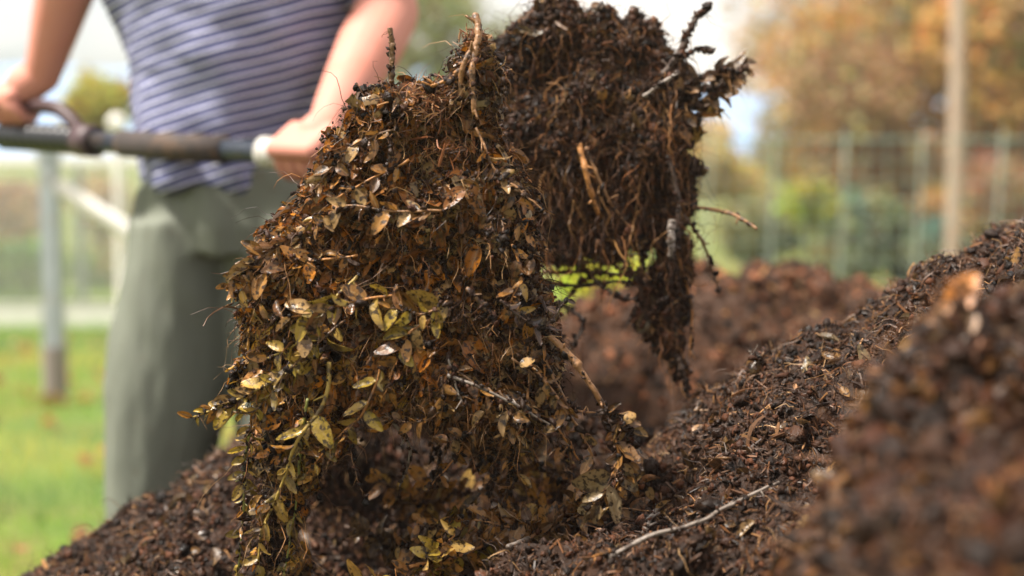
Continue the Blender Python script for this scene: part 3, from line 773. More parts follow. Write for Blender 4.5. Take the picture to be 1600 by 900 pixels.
S(pxs((560, 430, f - .02), (520, 470, f - .03), (470, 530, f - .03), (420, 560, f - .02)), .0015, 'yellow', 14, .021, GL + BL, 10)
S(pxs((690, 490, f - .03), (640, 520, f - .035), (620, 560, f - .03), (600, 620, f - .02)), .0013, 'orange', 12, .020, GL + BL, 11)
S(pxs((700, 470, f - .03), (660, 490, f - .035), (610, 480, f - .035)), .0012, 'tan', 10, .020, GL + AM, 12)
S(pxs((780, 470, f - .02), (820, 500, f - .015), (850, 510, f - .01), (885, 468, f - .005)), .0012, 'dark', 8, .015, [(.12, .09, .08), (.08, .05, .04)], 13, 'grey-brown leaf tuft pricking up at the right')
S(pxs((800, 380, f), (815, 430, f), (800, 480, f - .01), (860, 520, f)), .0012, 'orange', 12, .016, AM, 14)
S(pxs((745, 200, f), (770, 260, f - .01), (800, 300, f - .01), (830, 400, f)), .0013, 'tan', 12, .018, AM + BL, 15)
S(pxs((640, 250, f), (560, 290, f - .005), (500, 330, f), (470, 370, f)), .0014, 'orange', 16, .017, BL + AM, 16)
S(pxs((620, 200, f), (560, 225, f), (515, 265, f), (490, 300, f)), .0012, 'brown', 15, .014, BL, 17)
S(pxs((690, 330, f - .03), (610, 330, f - .03), (540, 320, f - .02), (500, 350, f - .01)), .0013, 'tan', 15, .018, BL, 18)
S(pxs((800, 560, f - .01), (850, 600, f), (880, 640, f), (870, 700, f + .01)), .0013, 'brown', 12, .017, BL, 19)
S(pxs((690, 590, f - .01), (690, 640, f - .01), (650, 660, f), (600, 650, f)), .0012, 'brown', 12, .017, BL + AM, 20)
S(pxs((700, 570, f - .01), (760, 620, f - .02), (740, 670, f - .01), (700, 690, f)), .0012, 'brown', 12, .017, BL, 22)
S(pxs((780, 610, f - .01), (800, 650, f - .02), (790, 690, f - .01)), .0012, 'brown', 10, .016, BL, 23)
# bare woody pieces
S(pxs((742, 22, f + .01), (748, 60, f), (725, 100, f - .005), (716, 165, f)), .0035, 'tan', seed=30, r1=.0022, label='forked tan root stub at the very top')
S(pxs((748, 55, f), (738, 110, f - .01), (741, 178, f - .01)), .0028, 'tan', seed=31, r1=.0022)
S(pxs((722, 105, f), (700, 125, f - .003), (668, 135, f)), .0026, 'orange', seed=32)
S(pxs((609, 44, f + .03), (613, 80, f + .03), (611, 130, f + .03)), .0024, 'brown', seed=33, r1=.003, label='short upright stick in front of the arm')
S(pxs((556, 132, f + .02), (570, 150, f + .02), (590, 140, f + .02), (601, 132, f + .02)), .0012, 'dark', seed=34)
S(pxs((780, 275, f - .01), (815, 300, f - .02), (857, 336, f - .02)), .0013, 'tan', seed=35, label='thin straw pricking out to the right')
S(pxs((858, 524, f), (895, 560, f - .01), (925, 605, f - .015), (947, 642, f - .01)), .0031, 'tan', seed=36, r1=.0026, label='bare knobbly tan twig hanging at the right')
S(pxs((820, 560, f), (870, 620, f - .005), (920, 700, f), (930, 760, f)), .0018, 'tan', 8, .015, BL, 37)
S(pxs((850, 560, f), (880, 620, f), (900, 640, f), (935, 645, f)), .0016, 'tan', seed=38)
S(pxs((850, 540, f), (860, 640, f), (905, 720, f + .01)), .0016, 'orange', seed=39)
S(pxs((700, 585, f - .03), (760, 610, f - .035), (820, 640, f - .03), (860, 665, f - .02)), .0017, 'grey', seed=40, label='whitish mouldy twig across the underside')
S(pxs((700, 560, f - .03), (715, 610, f - .03), (724, 635, f - .03)), .0013, 'grey', seed=41)
S(pxs((785, 340, f - .01), (786, 365, f - .02), (784, 405, f - .02)), .0012, 'tan', seed=42)
S(pxs((770, 340, f - .02), (762, 375, f - .02)), .0012, 'tan', seed=43)
S(pxs((545, 690, f), (556, 740, f - .01), (568, 775, f - .01)), .0005, 'tan', seed=44, knots=False)
S(pxs((600, 640, f + .02), (640, 700, f + .04), (625, 760, f + .06)), .002, 'grey', seed=45)
S(pxs((730, 450, f - .035), (755, 480, f - .035), (770, 500, f - .03)), .002, 'brown', seed=46)
for i in range(46):                                       # fine drooping roots and petioles off the underside and edges
    q, N = surf_samples(VA, TA, 1, rng, True); q = q[0]; px, py = project(q)
    rg = np.random.default_rng(500 + i); L = rg.uniform(.02, .05)
    S([q, q + N[0] * L * .4 + np.array([0, -.003, -L * .2]), q + N[0] * L * .5 + np.array([rg.normal(0, .01), 0, -L * .8])], rg.uniform(.0005, .0011), ['tan', 'orange', 'brown', 'dark'][i % 4], seed=600 + i, knots=False)
for i in range(26):                                       # matted strings hanging from the underside towards the heap
    rg = np.random.default_rng(700 + i); px0 = rg.uniform(660, 890); py0 = rg.uniform(600, 670); Y0 = FA + rg.uniform(.0, .16); d0 = rg.uniform(50, 150)
    S(pxs((px0, py0, Y0), (px0 + rg.normal(5, 12), py0 + d0 * .5, Y0 + .01), (px0 + rg.normal(12, 22), py0 + d0, Y0 + .02)), rg.uniform(.0006, .0016), ['brown', 'dark', 'tan', 'orange'][i % 4], 8 if i % 2 else 0, .015, BL + AM, 720 + i, crumb=40)
# hanging tuft at the end of the bare twig
HV, HT = blob_surface([(955, 660, 15), (965, 690, 19), (970, 730, 16), (960, 765, 12)], FA - .02, .004, .005, 60, 31)
reparent_local(link_mesh('soil_tuft', HV, HT, M_SOIL, None, SOIL_COLS[1] * np.ones((len(HV), 1)), None, True), clumpA)
S(pxs((945, 640, f - .02), (975, 660, f - .025), (985, 700, f - .02), (955, 790, f - .01)), .0014, 'brown', 14, .020, [(.26, .17, .11), (.18, .10, .06)] + BL, 47, 'muddy leaves bunched at the end of the bare twig', crumb=120)
S(pxs((950, 645, f - .02), (965, 700, f - .025), (975, 750, f - .02), (1010, 760, f - .01)), .0014, 'orange', 10, .016, BL, 48, crumb=80)
S(pxs((965, 720, f - .02), (945, 770, f - .02), (918, 800, f - .01)), .0012, 'tan', 7, .025, [(.30, .22, .12), (.22, .15, .07)], 49)

# --- the dark rooty clump behind
FB = 1.63
blobsB = [(828, 66, 36), (872, 46, 42), (940, 66, 46), (990, 80, 52), (1045, 120, 36), (800, 120, 60), (870, 150, 80), (960, 160, 85), (1020, 200, 50), (790, 200, 50), (850, 240, 72), (930, 250, 90), (1010, 280, 58),
          (1045, 250, 26), (840, 320, 48), (900, 330, 55), (965, 330, 48), (1035, 345, 30), (820, 370, 26), (1052, 390, 22), (1045, 430, 28), (1035, 480, 34), (1045, 530, 28), (1010, 500, 22), (1060, 575, 14), (765, 160, 40, .05), (740, 240, 60, .08), (905, 200, 80, -.03), (985, 215, 60, -.03), (820, 200, 55, -.02), (880, 380, 22), (925, 372, 26), (1062, 200, 22), (1066, 300, 20), (780, 290, 50, .05), (770, 360, 45, .1), (905, 130, 88, -.005), (1072, 150, 20), (1080, 262, 17), (1072, 318, 14), (1085, 190, 12), (960, 392, 20), (1003, 368, 27), (850, 384, 22), (890, 400, 12), (776, 110, 42), (950, 215, 108, -.01), (915, 285, 92), (1000, 130, 62, -.01)]
VB, TB = blob_surface(blobsB, FB, .0055, .019, 20, 202, .8)
clumpB = thing('compost_clump', 'dark crumbly rooty clump lifted behind the leafy one, higher at right', 'compost clump', at(930, 420, FB + .05), 'clumps of compost lifted on the fork')
rng = np.random.default_rng(22)
C = np.array(SOIL_COLS[0]) * (1 + .4 * fbm(VB, 25, 3, 6))[:, None]
reparent_local(link_mesh('soil', VB, TB, M_SOIL, None, C, None, True), clumpB)
b = Bag(); p, N = surf_samples(VB, TB, 30000, rng); crumbs(b, p, N, .0030, rng, False, 1.0); tag(b.build('crumbs', M_CRUMB, clumpB, True), kind='stuff')
b = Bag(); p, N = surf_samples(VB, TB, 9000, rng); chips(b, p, N, .010, rng, [(.14, .055, .025)] + STRAW[:3] + DARKF + DARKF, .8, .9)
p, N = surf_samples(VB, TB, 9000, rng); fibres(b, p, N, .022, .00045, rng, [(.26, .10, .035)] + STRAW[:3] + DARKF + DARKF, .25, .5, wild=.5)
# long drape of roots over the front and right side
k = 240; px = rng.uniform(840, 1080, k); py = rng.uniform(130, 400, k)
st = np.array([at(a, c, FB - .005 - .02 * rng.uniform()) for a, c in zip(px, py)])
fibres(b, st, np.tile([[0, -1, -.1]], (k, 1)), .045, .0007, rng, [(.20, .085, .03), (.10, .045, .02), (.05, .025, .015), (.24, .12, .04)], 1.6, .3, 10, np.array([[.1, -.2, -1.1]]), .5)
p, N = surf_samples(VB, TB, 2200, rng); fibres(b, p, N, .036, .0005, rng, [(.20, .08, .03), (.10, .04, .018), (.04, .02, .012), (.03, .015, .01), (.26, .12, .04)], .8, .25, 9, np.array([[.35, -.1, -.8]]), .4)
tag(b.build('root_fibres', M_FIBRE, clumpB), kind='stuff')
b = Bag(); p, N = surf_samples(VB, TB, 900, rng); leaves(b, p, N, .017, rng, np.array(LEAFC) * .85, None, .7, .004)
tag(b.build('leaf_litter', M_LEAF, clumpB, True), kind='stuff')
g = FB - .01
S = lambda *a, **k: sprig(clumpB, *a, **k)
S(pxs((1035, 120, g), (1065, 75, g), (1078, 45, g), (1106, 8, g)), .0036, 'dark', seed=60, r1=.0022, label='dark twig pointing up against the white sky', crumb=160)
S(pxs((1060, 95, g), (1085, 80, g), (1112, 76, g)), .002, 'dark', seed=61, crumb=50)
S(pxs((1050, 150, g), (1090, 125, g), (1125, 115, g), (1165, 108, g)), .0024, 'brown', 18, .018, [(.14, .08, .04), (.24, .13, .06), (.09, .05, .03)], 62, 'crumb-laden side shoot reaching right', crumb=260)
S(pxs((1055, 175, g), (1090, 165, g), (1115, 150, g), (1150, 118, g)), .002, 'brown', 16, .018, [(.14, .08, .04), (.30, .17, .08)], 63, crumb=200)
S(pxs((1060, 120, g + .03), (1100, 140, g + .03), (1130, 130, g + .04), (1160, 95, g + .04)), .002, 'dark', 10, .02, [(.14, .08, .04)], 64, crumb=200)
S(pxs((1045, 200, g), (1075, 195, g), (1095, 180, g), (1120, 170, g)), .0018, 'brown', 10, .018, AM, 65, crumb=120)
S(pxs((1040, 225, g), (1065, 232, g), (1085, 222, g), (1095, 205, g)), .0018, 'dark', 5, .016, AM, 66)
S(pxs((1050, 318, g), (1095, 325, g), (1130, 330, g), (1160, 342, g - .02), (1182, 357, g - .04)), .0022, 'tan', seed=67, r1=.0018, label='thin budded twig reaching right', crumb=16)
S(pxs((1065, 335, g), (1090, 365, g), (1105, 395, g), (1122, 452, g)), .0022, 'brown', seed=68, label='curved bare twig hanging on the right')
S(pxs((1005, 152, g - .05), (1035, 130, g - .06), (1062, 112, g - .06)), .0024, 'grey', seed=69, r1=.002)
S(pxs((905, 225, g - .05), (918, 280, g - .06), (935, 335, g - .05)), .0034, 'orange', seed=70, r1=.0026, label='thick orange root over the front')
S(pxs((915, 230, g - .05), (945, 300, g - .05), (985, 360, g - .03)), .0022, 'tan', seed=71)
S(pxs((760, 130, g - .03), (775, 170, g - .05), (770, 215, g - .05)), .003, 'tan', seed=72)
S(pxs((1045, 250, g - .02), (1060, 320, g - .02), (1052, 400, g - .02), (1060, 440, g)), .0035, 'dark', seed=73, crumb=120)
S(pxs((1050, 345, g - .03), (1048, 375, g - .035), (1050, 405, g - .03)), .0048, 'grey', seed=74, r1=.0035, label='mouldy white patch of stem above the hanging lump')
S(pxs((1060, 560, g), (1072, 600, g), (1080, 655, g)), .0028, 'dark', seed=75, r1=.0008, crumb=60)
S(pxs((1060, 400, g), (1080, 480, g + .01), (1078, 560, g)), .0018, 'orange', seed=76)
for i, (a, c, d, e) in enumerate([((820, 408), (880, 412), (940, 408), (1010, 395)), ((840, 440), (900, 447), (960, 440), (1030, 450)), ((860, 500), (900, 450), (960, 400), (1000, 360)),
                                  ((830, 380), (890, 390), (950, 410), (1010, 450)), ((900, 370), (915, 420), (960, 460), (1010, 470)), ((960, 370), (975, 410), (1000, 440), (1030, 470)),
                                  ((850, 425), (905, 425), (960, 428), (1020, 430)), ((1000, 350), (1005, 400), (1000, 440), (1015, 500)), ((870, 470), (910, 500), (900, 530), (880, 560))]):
    S([at(*a, g + .03 * (i % 3)), at(*c, g + .03), at(*d, g + .02), at(*e, g + .02)], .0022 + .0006 * (i % 2), ['grey', 'dark', 'brown', 'dark'][i % 4], seed=80 + i, crumb=70, n_leaf=0)

def resting(P, px, py):
    """the point of a heap surface that lies under a photo pixel, nearest to the camera"""
    x, y = project(P); d = np.hypot(x - px, y - py); m = np.where((d < 9) & (P[:, 1] > .3))[0]
    if len(m) == 0: return P[d.argmin()]
    return P[m[P[m, 1].argmin()]]

# --- leafy layer in the hollow of the heap, lying on the heap
hol = [((640, 895, 1.33), (710, 880, 1.36), (780, 850, 1.40), (870, 815, 1.44), 'orange', GL[:2] + AM, 'yellowish leafy branch lying lowest across the hollow'),
       ((690, 870, 1.42), (760, 850, 1.44), (830, 800, 1.5), (850, 740, 1.56), 'brown', AM, 'amber leafy shoot rising in the middle of the hollow'),
       ((600, 800, 1.56), (680, 790, 1.57), (760, 770, 1.58), (850, 760, 1.6), 'brown', AM, 'amber shoot lying level under the leafy clump'),
       ((540, 830, 1.55), (600, 850, 1.5), (650, 860, 1.46), (720, 870, 1.42), 'dark', [(.14, .08, .03), (.10, .06, .03)], 'dark leafy shoot at the left of the hollow'),
       ((700, 720, 1.68), (780, 710, 1.66), (850, 730, 1.62), (880, 780, 1.56), 'brown', AM, 'orange-brown shoot farthest back in the hollow'),
       ((800, 870, 1.34), (850, 835, 1.38), (900, 800, 1.42), (940, 780, 1.46), 'tan', BL, 'brown leafy shoot at the right lip of the hollow')]
for i, (a, b_, c, d, cc, lc, lab) in enumerate(hol):
    t = thing('leafy_branch', lab, 'branch', at(*a), 'leafy branches lying in the hollow of the heap')
    sprig(t, [at(*q) + np.array([0, 0, .006]) for q in (a, b_, c, d)], .0020, cc, 26, .022, lc, 300 + i, None, crumb=40, name='stem')
    for j in range(5):
        rg = np.random.default_rng(900 + i * 7 + j); f0 = rg.uniform(.1, .8); P = curve([at(*q) for q in (a, b_, c, d)], 20); s0 = P[int(f0 * 19)]
        e0 = s0 + np.array([rg.normal(0, .05), -rg.uniform(0, .04), rg.uniform(-.005, .045)])
        sprig(t, [s0, (s0 + e0) / 2 + rg.normal(0, .008, 3), e0], .0013, cc, 11, .020, lc, 950 + i * 7 + j, name='side_shoot')

# --- single twigs and leaves lying on the heap
def lying(name, label, pts, r0, colour, seed, r1=None, cat='twig', lift=.005, snap=True, **kw):
    P = [at(*q) + np.array([0, 0, lift]) for q in pts] if not snap else [resting(MH_P, q[0], q[1]) + np.array([0, -.002, lift]) for q in pts]
    t = sprig(None, P, r0, colour, seed=seed, r1=r1, name=name, **kw)
    return tag(t, label, cat, 'loose twigs on the heap')
lying('twig', 'whitish thick twig stub at the end of the lowest leafy branch', [(790, 862, 1.33), (860, 838, 1.35), (910, 825, 1.37), (958, 822, 1.38)], .0028, 'grey', 401, .0022)
lying('twig', 'long thin grey twig curving over the slope to the blurred mound', [(955, 898, 1.20), (1020, 868, 1.22), (1090, 838, 1.24), (1150, 805, 1.26), (1220, 770, 1.27)], .0020, 'grey', 402, .0014, lift=.014)
lying('twig', 'short woody stub standing upright on the knoll', [(1181, 642, 1.485), (1185, 610, 1.48), (1186, 575, 1.475), (1188, 562, 1.475)], .0032, 'brown', 403, .0026, snap=False)
lying('twig', 'pale splinter slanting off the upright stub', [(1170, 556, 1.475), (1178, 562, 1.475), (1184, 570, 1.475)], .0008, 'grey', 404, snap=False)
lying('twig', 'yellowish stem hanging below the upright stub', [(1182, 600, 1.47), (1176, 640, 1.45), (1160, 665, 1.43)], .0014, 'yellow', 405, snap=False)
lying('twig', 'tan stick lying low on the slope beside a curled leaf', [(1035, 808, 1.30), (1065, 798, 1.31), (1095, 786, 1.32)], .0017, 'tan', 406)
lying('twig', 'mouldy white chip of wood standing on the slope', [(1003, 840, 1.27), (1008, 815, 1.28), (1030, 792, 1.29)], .0030, 'grey', 407, .0022)
lying('twig', 'pale broken stick in the back of the hollow', [(770, 762, 1.62), (800, 757, 1.62), (832, 752, 1.63)], .0045, 'grey', 408)
lying('twig', 'reddish stick lying at the front edge near the long grey twig', [(880, 893, 1.24), (930, 880, 1.25), (975, 872, 1.26)], .0016, 'orange', 409)
lying('twig', 'brown stick leaning on the slope under the knoll', [(1100, 730, 1.40), (1140, 715, 1.41), (1175, 722, 1.41)], .0014, 'brown', 410)
def lying_leaf(label, px, py, Y, L, col, seed, ang=0):
    b = Bag(); p = resting(MH_P, px, py) + np.array([0, -.002, .005]); D = np.array([[math.cos(ang), math.sin(ang) * .6, .15]]); N = np.array([[.1, -.65, .75]])
    Nn = unit(N - (N * unit(D)).sum() * unit(D))
    instance(b, LEAVES[seed % 10], p[None] - unit(D) * L / 2, frames(unit(D), Nn), np.full((1, 3), L), np.array([col]))
    tag(b.build('leaf', M_LEAF, None, True), label, 'leaf', 'single leaves on the heap')
lying_leaf('pale tan leaf lying alone on the slope left of the knoll', 1102, 681, 1.46, .022, (.42, .24, .12), 0, -.4)
lying_leaf('small yellow-brown leaf at the foot of the slope', 1010, 755, 1.40, .018, (.32, .2, .07), 3, .8)
lying_leaf('curled brown leaf near the tan stick on the slope', 1085, 800, 1.31, .02, (.2, .11, .05), 7, 1.3)
lying_leaf('tiny orange leaf scrap on the knoll', 1245, 608, 1.46, .010, (.46, .24, .12), 1, 1.4)
rng = np.random.default_rng(31)
# bigger blurred debris on the near mound
def near_leaf(label, px, py, Y, L, col, seed, ang):
    b = Bag(); p = resting(FH_P, px, py) + np.array([0, -.006, .008]); D = unit(np.array([[math.cos(ang), .1, math.sin(ang)]])); N = np.array([[.1, -.8, .5]])
    Nn = unit(N - (N * D).sum() * D)
    instance(b, LEAVES[seed % 10], p[None] - D * L / 2, frames(D, Nn), np.full((1, 3), L), np.array([col]))
    tag(b.build('leaf', M_LEAF, None, True), label, 'leaf', 'leaves on the near mound')
for i, (a, c, L, col, ang, lab) in enumerate([(1470, 440, .036, (.7, .28, .08), .9, 'bright orange leaf on the crest of the near mound'),
        (1440, 485, .018, (.62, .34, .2), .7, 'pale peach leaf just below the crest leaf of the near mound'),
        (1400, 555, .016, (.5, .28, .08), .4, 'ochre leaf at the dip in the near mound edge'),
        (1365, 625, .018, (.46, .3, .08), .9, 'yellowish leaf on the near mound edge'),
        (1262, 735, .016, (.5, .22, .04), -.8, 'orange leaf at the lowest edge of the near mound'),
        (1510, 520, .014, (.5, .34, .24), 1.2, 'beige leaf scrap on the near mound near the crest'),
        (1325, 670, .014, (.3, .12, .06), .5, 'rust leaf on the near mound edge above the orange one')]):
    near_leaf(lab, a, c, .905, L, col, i, ang)

for i, (a, c, L, col, ang, lab) in enumerate([(1485, 440, .024, (.42, .17, .06), 2.2, 'rust curled leaf lying across the crest of the near mound'),
        (1468, 470, .018, (.5, .24, .12), -.5, 'pinkish brown leaf under the crest leaves'),
        (1560, 480, .016, (.40, .22, .08), .2, 'brown leaf near the right edge of the near mound'),
        (1390, 640, .020, (.30, .13, .05), -.9, 'dark rust leaf on the flank of the near mound'),
        (1530, 640, .020, (.34, .18, .07), .5, 'ochre brown leaf in the middle of the near mound')]):
    near_leaf(lab, a, c, .90 if c < 500 else .86, L, col, i + 3, ang)

# ------------------------------------------------------------------ the digging fork
HA, HC = at(20, 213, 2.52), at(800, 262, 1.95)
ax = unit(HC - HA); HL = np.linalg.norm(HC - HA)
def on_px(px):                                              # point on the shaft axis that the photo shows in column px
    lo, hi = 0.0, HL * 1.2
    for _ in range(40):
        mid = (lo + hi) / 2
        if project(HA + ax * mid)[0] < px: lo = mid
        else: hi = mid
    return lo
P_ = lambda px: HA + ax * on_px(px)
fork = thing('garden_fork', 'black-handled digging fork held level across the body', 'garden fork', P_(800))
def rod(name, a, c, r, m, sides=24, ribs=0, parent=None):
    n = max(3, ribs * 4 + 1); b = Bag(); P = np.linspace(a, c, n); R = np.full(n, r)
    if ribs: R = r * (1 + .06 * np.cos(np.linspace(0, ribs * 2 * math.pi, n)))
    tubes(b, P[None], R[None], np.array([.1, .1, .1]), sides); return b.build(name, m, parent or fork, True)
rod('shaft', P_(140), P_(760), .0175, M_GREYM)
rod('foam_sleeve', P_(192), P_(352), .0225, M_FOAM)
rod('grip_neck', HA - ax * .02, P_(150), .0235, M_BLACK, ribs=12)
rod('collar', P_(412), P_(452), .0245, M_COLLAR)
rod('ring', P_(126), P_(150), .027, mat('brown_ring', (.07, .04, .045), .5))
up = unit(np.cross(np.cross(ax, [0, 0, 1.0]), ax)); sidev = np.cross(ax, up)
Dc = HA - ax * .02
bD = Bag(); loop = curve([P_(128) + up * .012, P_(108) + up * .038, P_(82) + up * .054 , HA + up * .052, HA - ax * .05 + up * .050, HA - ax * .085 + up * .03, HA - ax * .07 , HA - ax * .02], 30)
tubes(bD, loop[None], np.full((1, 30), .0125), np.array([.1, .1, .1]), 14); bD.build('hand_loop', M_RED, fork, True)
rod('socket', P_(740), P_(800), .021, M_STEEL)
bT = Bag(); cr_ = unit(np.cross(ax, [0, 0, 1.0])); base_t = P_(800)
bY = Bag(); tubes(bY, np.linspace(base_t - cr_ * .07, base_t + cr_ * .07, 5)[None], np.full((1, 5), .010), np.array([.3, .3, .3]), 12); bY.build('crossbar', M_STEEL, fork, True)
for q in (-.065, -.022, .022, .065):
    bt = Bag(); s0 = base_t + cr_ * q
    tubes(bt, curve([s0, s0 + ax * .07 + np.array([0, 0, .008]), s0 + ax * .14 + np.array([0, 0, .03])], 12)[None], np.linspace(.0065, .003, 12)[None], np.array([.3, .3, .3]), 10); bt.build('tine', M_STEEL, fork, True)

# ------------------------------------------------------------------ the person
YB = 2.45
def capsule_chain(pts, radii, sides=20, flat=(1, 1)):
    """tapered limb through joints, with round ends and joints, as overlapping closed pieces"""
    out = []; pts = [np.array(p, float) for p in pts]
    b = Bag(); n = 6 * (len(pts) - 1) + 1
    P = curve(pts, n) if len(pts) > 2 else np.linspace(pts[0], pts[1], n); R = np.interp(np.linspace(0, len(pts) - 1, n), range(len(pts)), radii)
    tubes(b, P[None], R[None], np.array([0, 0, 0]), sides); out.append((np.concatenate(b.V), np.concatenate(b.T)))
    for p, r in ((P[0], R[0]), (P[-1], R[-1])): out.append((ICO2[0] * r + p, ICO2[1]))
    return out

def loft(rings, sides=40):
    """closed loft; rings are (centre, rx, ry)"""
    R = []; a = np.arange(sides) * 2 * math.pi / sides
    for c, rx, ry in rings: R.append(np.array(c) + np.stack([rx * np.cos(a), ry * np.sin(a), 0 * a], 1))
    n = len(R); V = np.concatenate(R + [[rings[0][0]], [rings[-1][0]]]); T = []
    for i in range(n - 1):
        for j in range(sides):
            k = (j + 1) % sides; T += [(i * sides + j, i * sides + k, (i + 1) * sides + k), (i * sides + j, (i + 1) * sides + k, (i + 1) * sides + j)]
    for j in range(sides):
        k = (j + 1) % sides; T += [(n * sides, k, j), (n * sides + 1, (n - 1) * sides + j, (n - 1) * sides + k)]
    return V, np.array(T)

def ring_px(py, x0, x1, ry, Y=YB):
    a, c = at(x0, py, Y), at(x1, py, Y); return ((a + c) / 2, abs(c[0] - a[0]) / 2, ry)

body = []
feetz = 0.0
pel = at(360, 330, YB)
SL, SR = at(215, -170, YB + .02), at(545, -175, YB - .02)           # shoulders as seen left and right
EL, ER = at(118, -75, YB - .02), at(606, 20, YB - .06)              # elbows
WL = at(66, 118, 2.50); WR = at(512, 196, 2.17)                     # wrists
neck = at(375, -235, YB - .03); head = at(385, -345, YB - .09)
body += [loft([ring_px(345, 265, 460, .085), ring_px(290, 262, 455, .08), ring_px(200, 235, 475, .10), ring_px(100, 225, 510, .11), ring_px(0, 205, 540, .115), ring_px(-90, 195, 550, .11), ring_px(-160, 215, 545, .085), ring_px(-200, 290, 470, .06)])]
body += capsule_chain([(neck + at(375, -170, YB)) / 2, neck, head - [0, 0, .05]], [.062, .055, .05])
body += [(ICO2[0] * np.array([.076, .095, .115]) + head, ICO2[1]), (ICO2[0] * np.array([.052, .05, .045]) + head + [0, -.055, -.075], ICO2[1]),
         (ICO2[0] * np.array([.013, .02, .022]) + head + [0, -.098, -.018], ICO2[1])]
for s in (-1, 1): body += [(ICO2[0] * np.array([.012, .02, .032]) + head + [s * .077, .0, -.012], ICO2[1])]
body += [(ICO2[0] * np.array([.024, .009, .006]) + head + [0, -.094, -.058], ICO2[1]), (ICO2[0] * np.array([.022, .009, .007]) + head + [0, -.092, -.070], ICO2[1])]
body += capsule_chain([SL, lerp(SL, EL, .5), EL], [.062, .052, .046]) + capsule_chain([EL, lerp(EL, WL, .3), lerp(EL, WL, .75), WL], [.047, .049, .037, .031])
body += capsule_chain([SR, lerp(SR, ER, .5), ER], [.064, .058, .052]) + capsule_chain([ER, lerp(ER, WR, .3), lerp(ER, WR, .75), WR], [.052, .054, .040, .030])
ground_y = 1150
for x0, x1, xk in ((285, 262, 255), (440, 452, 458)):
    body += capsule_chain([at(300 if x0 < 350 else 425, 350, YB), at((x0 + x1) / 2, 620, YB - .03), at(x1, 1080, YB)], [.068, .055, .04])
    a0 = at(x1, 1110, YB); a0[2] = .05
    body += capsule_chain([a0 + [0, .04, 0], a0 + [0, -.12, -.01]], [.04, .035])

def fist(center, axis, back, thumb_side, Rg=.0235):
    """closed hand round a rod: axis = rod direction towards the little finger, back = direction of the back of the hand"""
    axis = unit(axis); back = unit(back - axis * (back @ axis)); side = np.cross(axis, back)
    out = []
    # palm slab lies on the back side of the rod
    for s in np.linspace(-.034, .034, 6):
        c0 = center + axis * s + back * (Rg + .012)
        out += capsule_chain([c0 - side * .022, c0 + side * .030], [.0145, .0150], 12)
    for i, (s, r, L) in enumerate([(-.035, .0108, 1.0), (-.0118, .0112, 1.08), (.0115, .0108, 1.0), (.034, .0096, .85)]):
        Rf = Rg + r * .95; angs = np.radians(np.linspace(60, 60 - 225 * L, 7)); pts = []
        for a in angs: pts.append(center + axis * s + back * (Rf * math.sin(a)) * 1.0 + side * Rf * math.cos(a))
        out += capsule_chain(pts, list(np.linspace(r * 1.08, r * .82, 7)), 12)
        kn = center + axis * s + back * (Rf * .9) + side * Rf * .75
        out.append((ICO2[0] * r * 1.15 + kn, ICO2[1]))
    th = [center - axis * .030 * thumb_side * 0 - axis * .02 + back * (Rg + .008) - side * .022, center - axis * .042 + back * .006 - side * (Rg + .012), center - axis * .046 - back * (Rg + .002) - side * .010, center - axis * .030 - back * (Rg + .010) + side * .012]
    out += capsule_chain(th, [.0165, .0125, .0110, .0095], 12)
    return out
# right-hand side fist round the shaft
cR = P_(487) + np.array([0, 0, -.002])
body += fist(cR, ax, unit(unit(WR - cR) * .6 + np.array([0, -.9, .1])), 1, .0195)
body += capsule_chain([WR, lerp(WR, cR, .55) + [0, -.012, .01]], [.030, .033])
gL = HA + up * .050 - ax * .005
body += fist(gL, ax * -1.0, unit(unit(WL - gL) * 1.0 + np.array([0, -.6, .3])), 1, .0135)
body += capsule_chain([WL, lerp(WL, gL, .5) + [0, -.005, .01]], [.031, .034])
BV, BT, BN = remeshed(body, .0035, 2)
person = thing('person', 'person in striped shirt and wide sage trousers holding the fork level', 'person', (at(360, 330, YB)[0], YB, 0))
reparent_local(link_mesh('body', BV, BT, M_SKIN, smooth=True), person)
M_HAIR = mat('brown_hair', (.07, .04, .02), .6, bump=(200, .6, .002))
hv, ht, hn = remeshed([(ICO2[0] * np.array([.084, .098, .105]) + head + [0, .018, .028], ICO2[1]), (ICO2[0] * np.array([.07, .05, .09]) + head + [0, .07, -.03], ICO2[1])], .006, 2)
hv = hv + hn * (.003 * fbm(hv, 60, 3, 4))[:, None]
reparent_local(link_mesh('hair', hv, ht, M_HAIR, smooth=True), person)
for s in (-1, 1):
    b = Bag(); b.add(ICO2[0] * .0115 + head + [s * .031, -.079, .004], ICO2[1], np.array([1, 1, 1])); e = b.build('eye', mat('eye_white', (.7, .68, .65), .2) if s < 0 else bpy.data.materials['eye_white'], person, True)
    b = Bag(); b.add(ICO2[0] * np.array([.0055, .002, .0055]) + head + [s * .031, -.0895, .004], ICO2[1], np.array([1, 1, 1])); i_ = b.build('iris', M_HAIR, None, True); i_.parent = e; i_.matrix_parent_inverse = Matrix.Translation(-Vector(person.location))

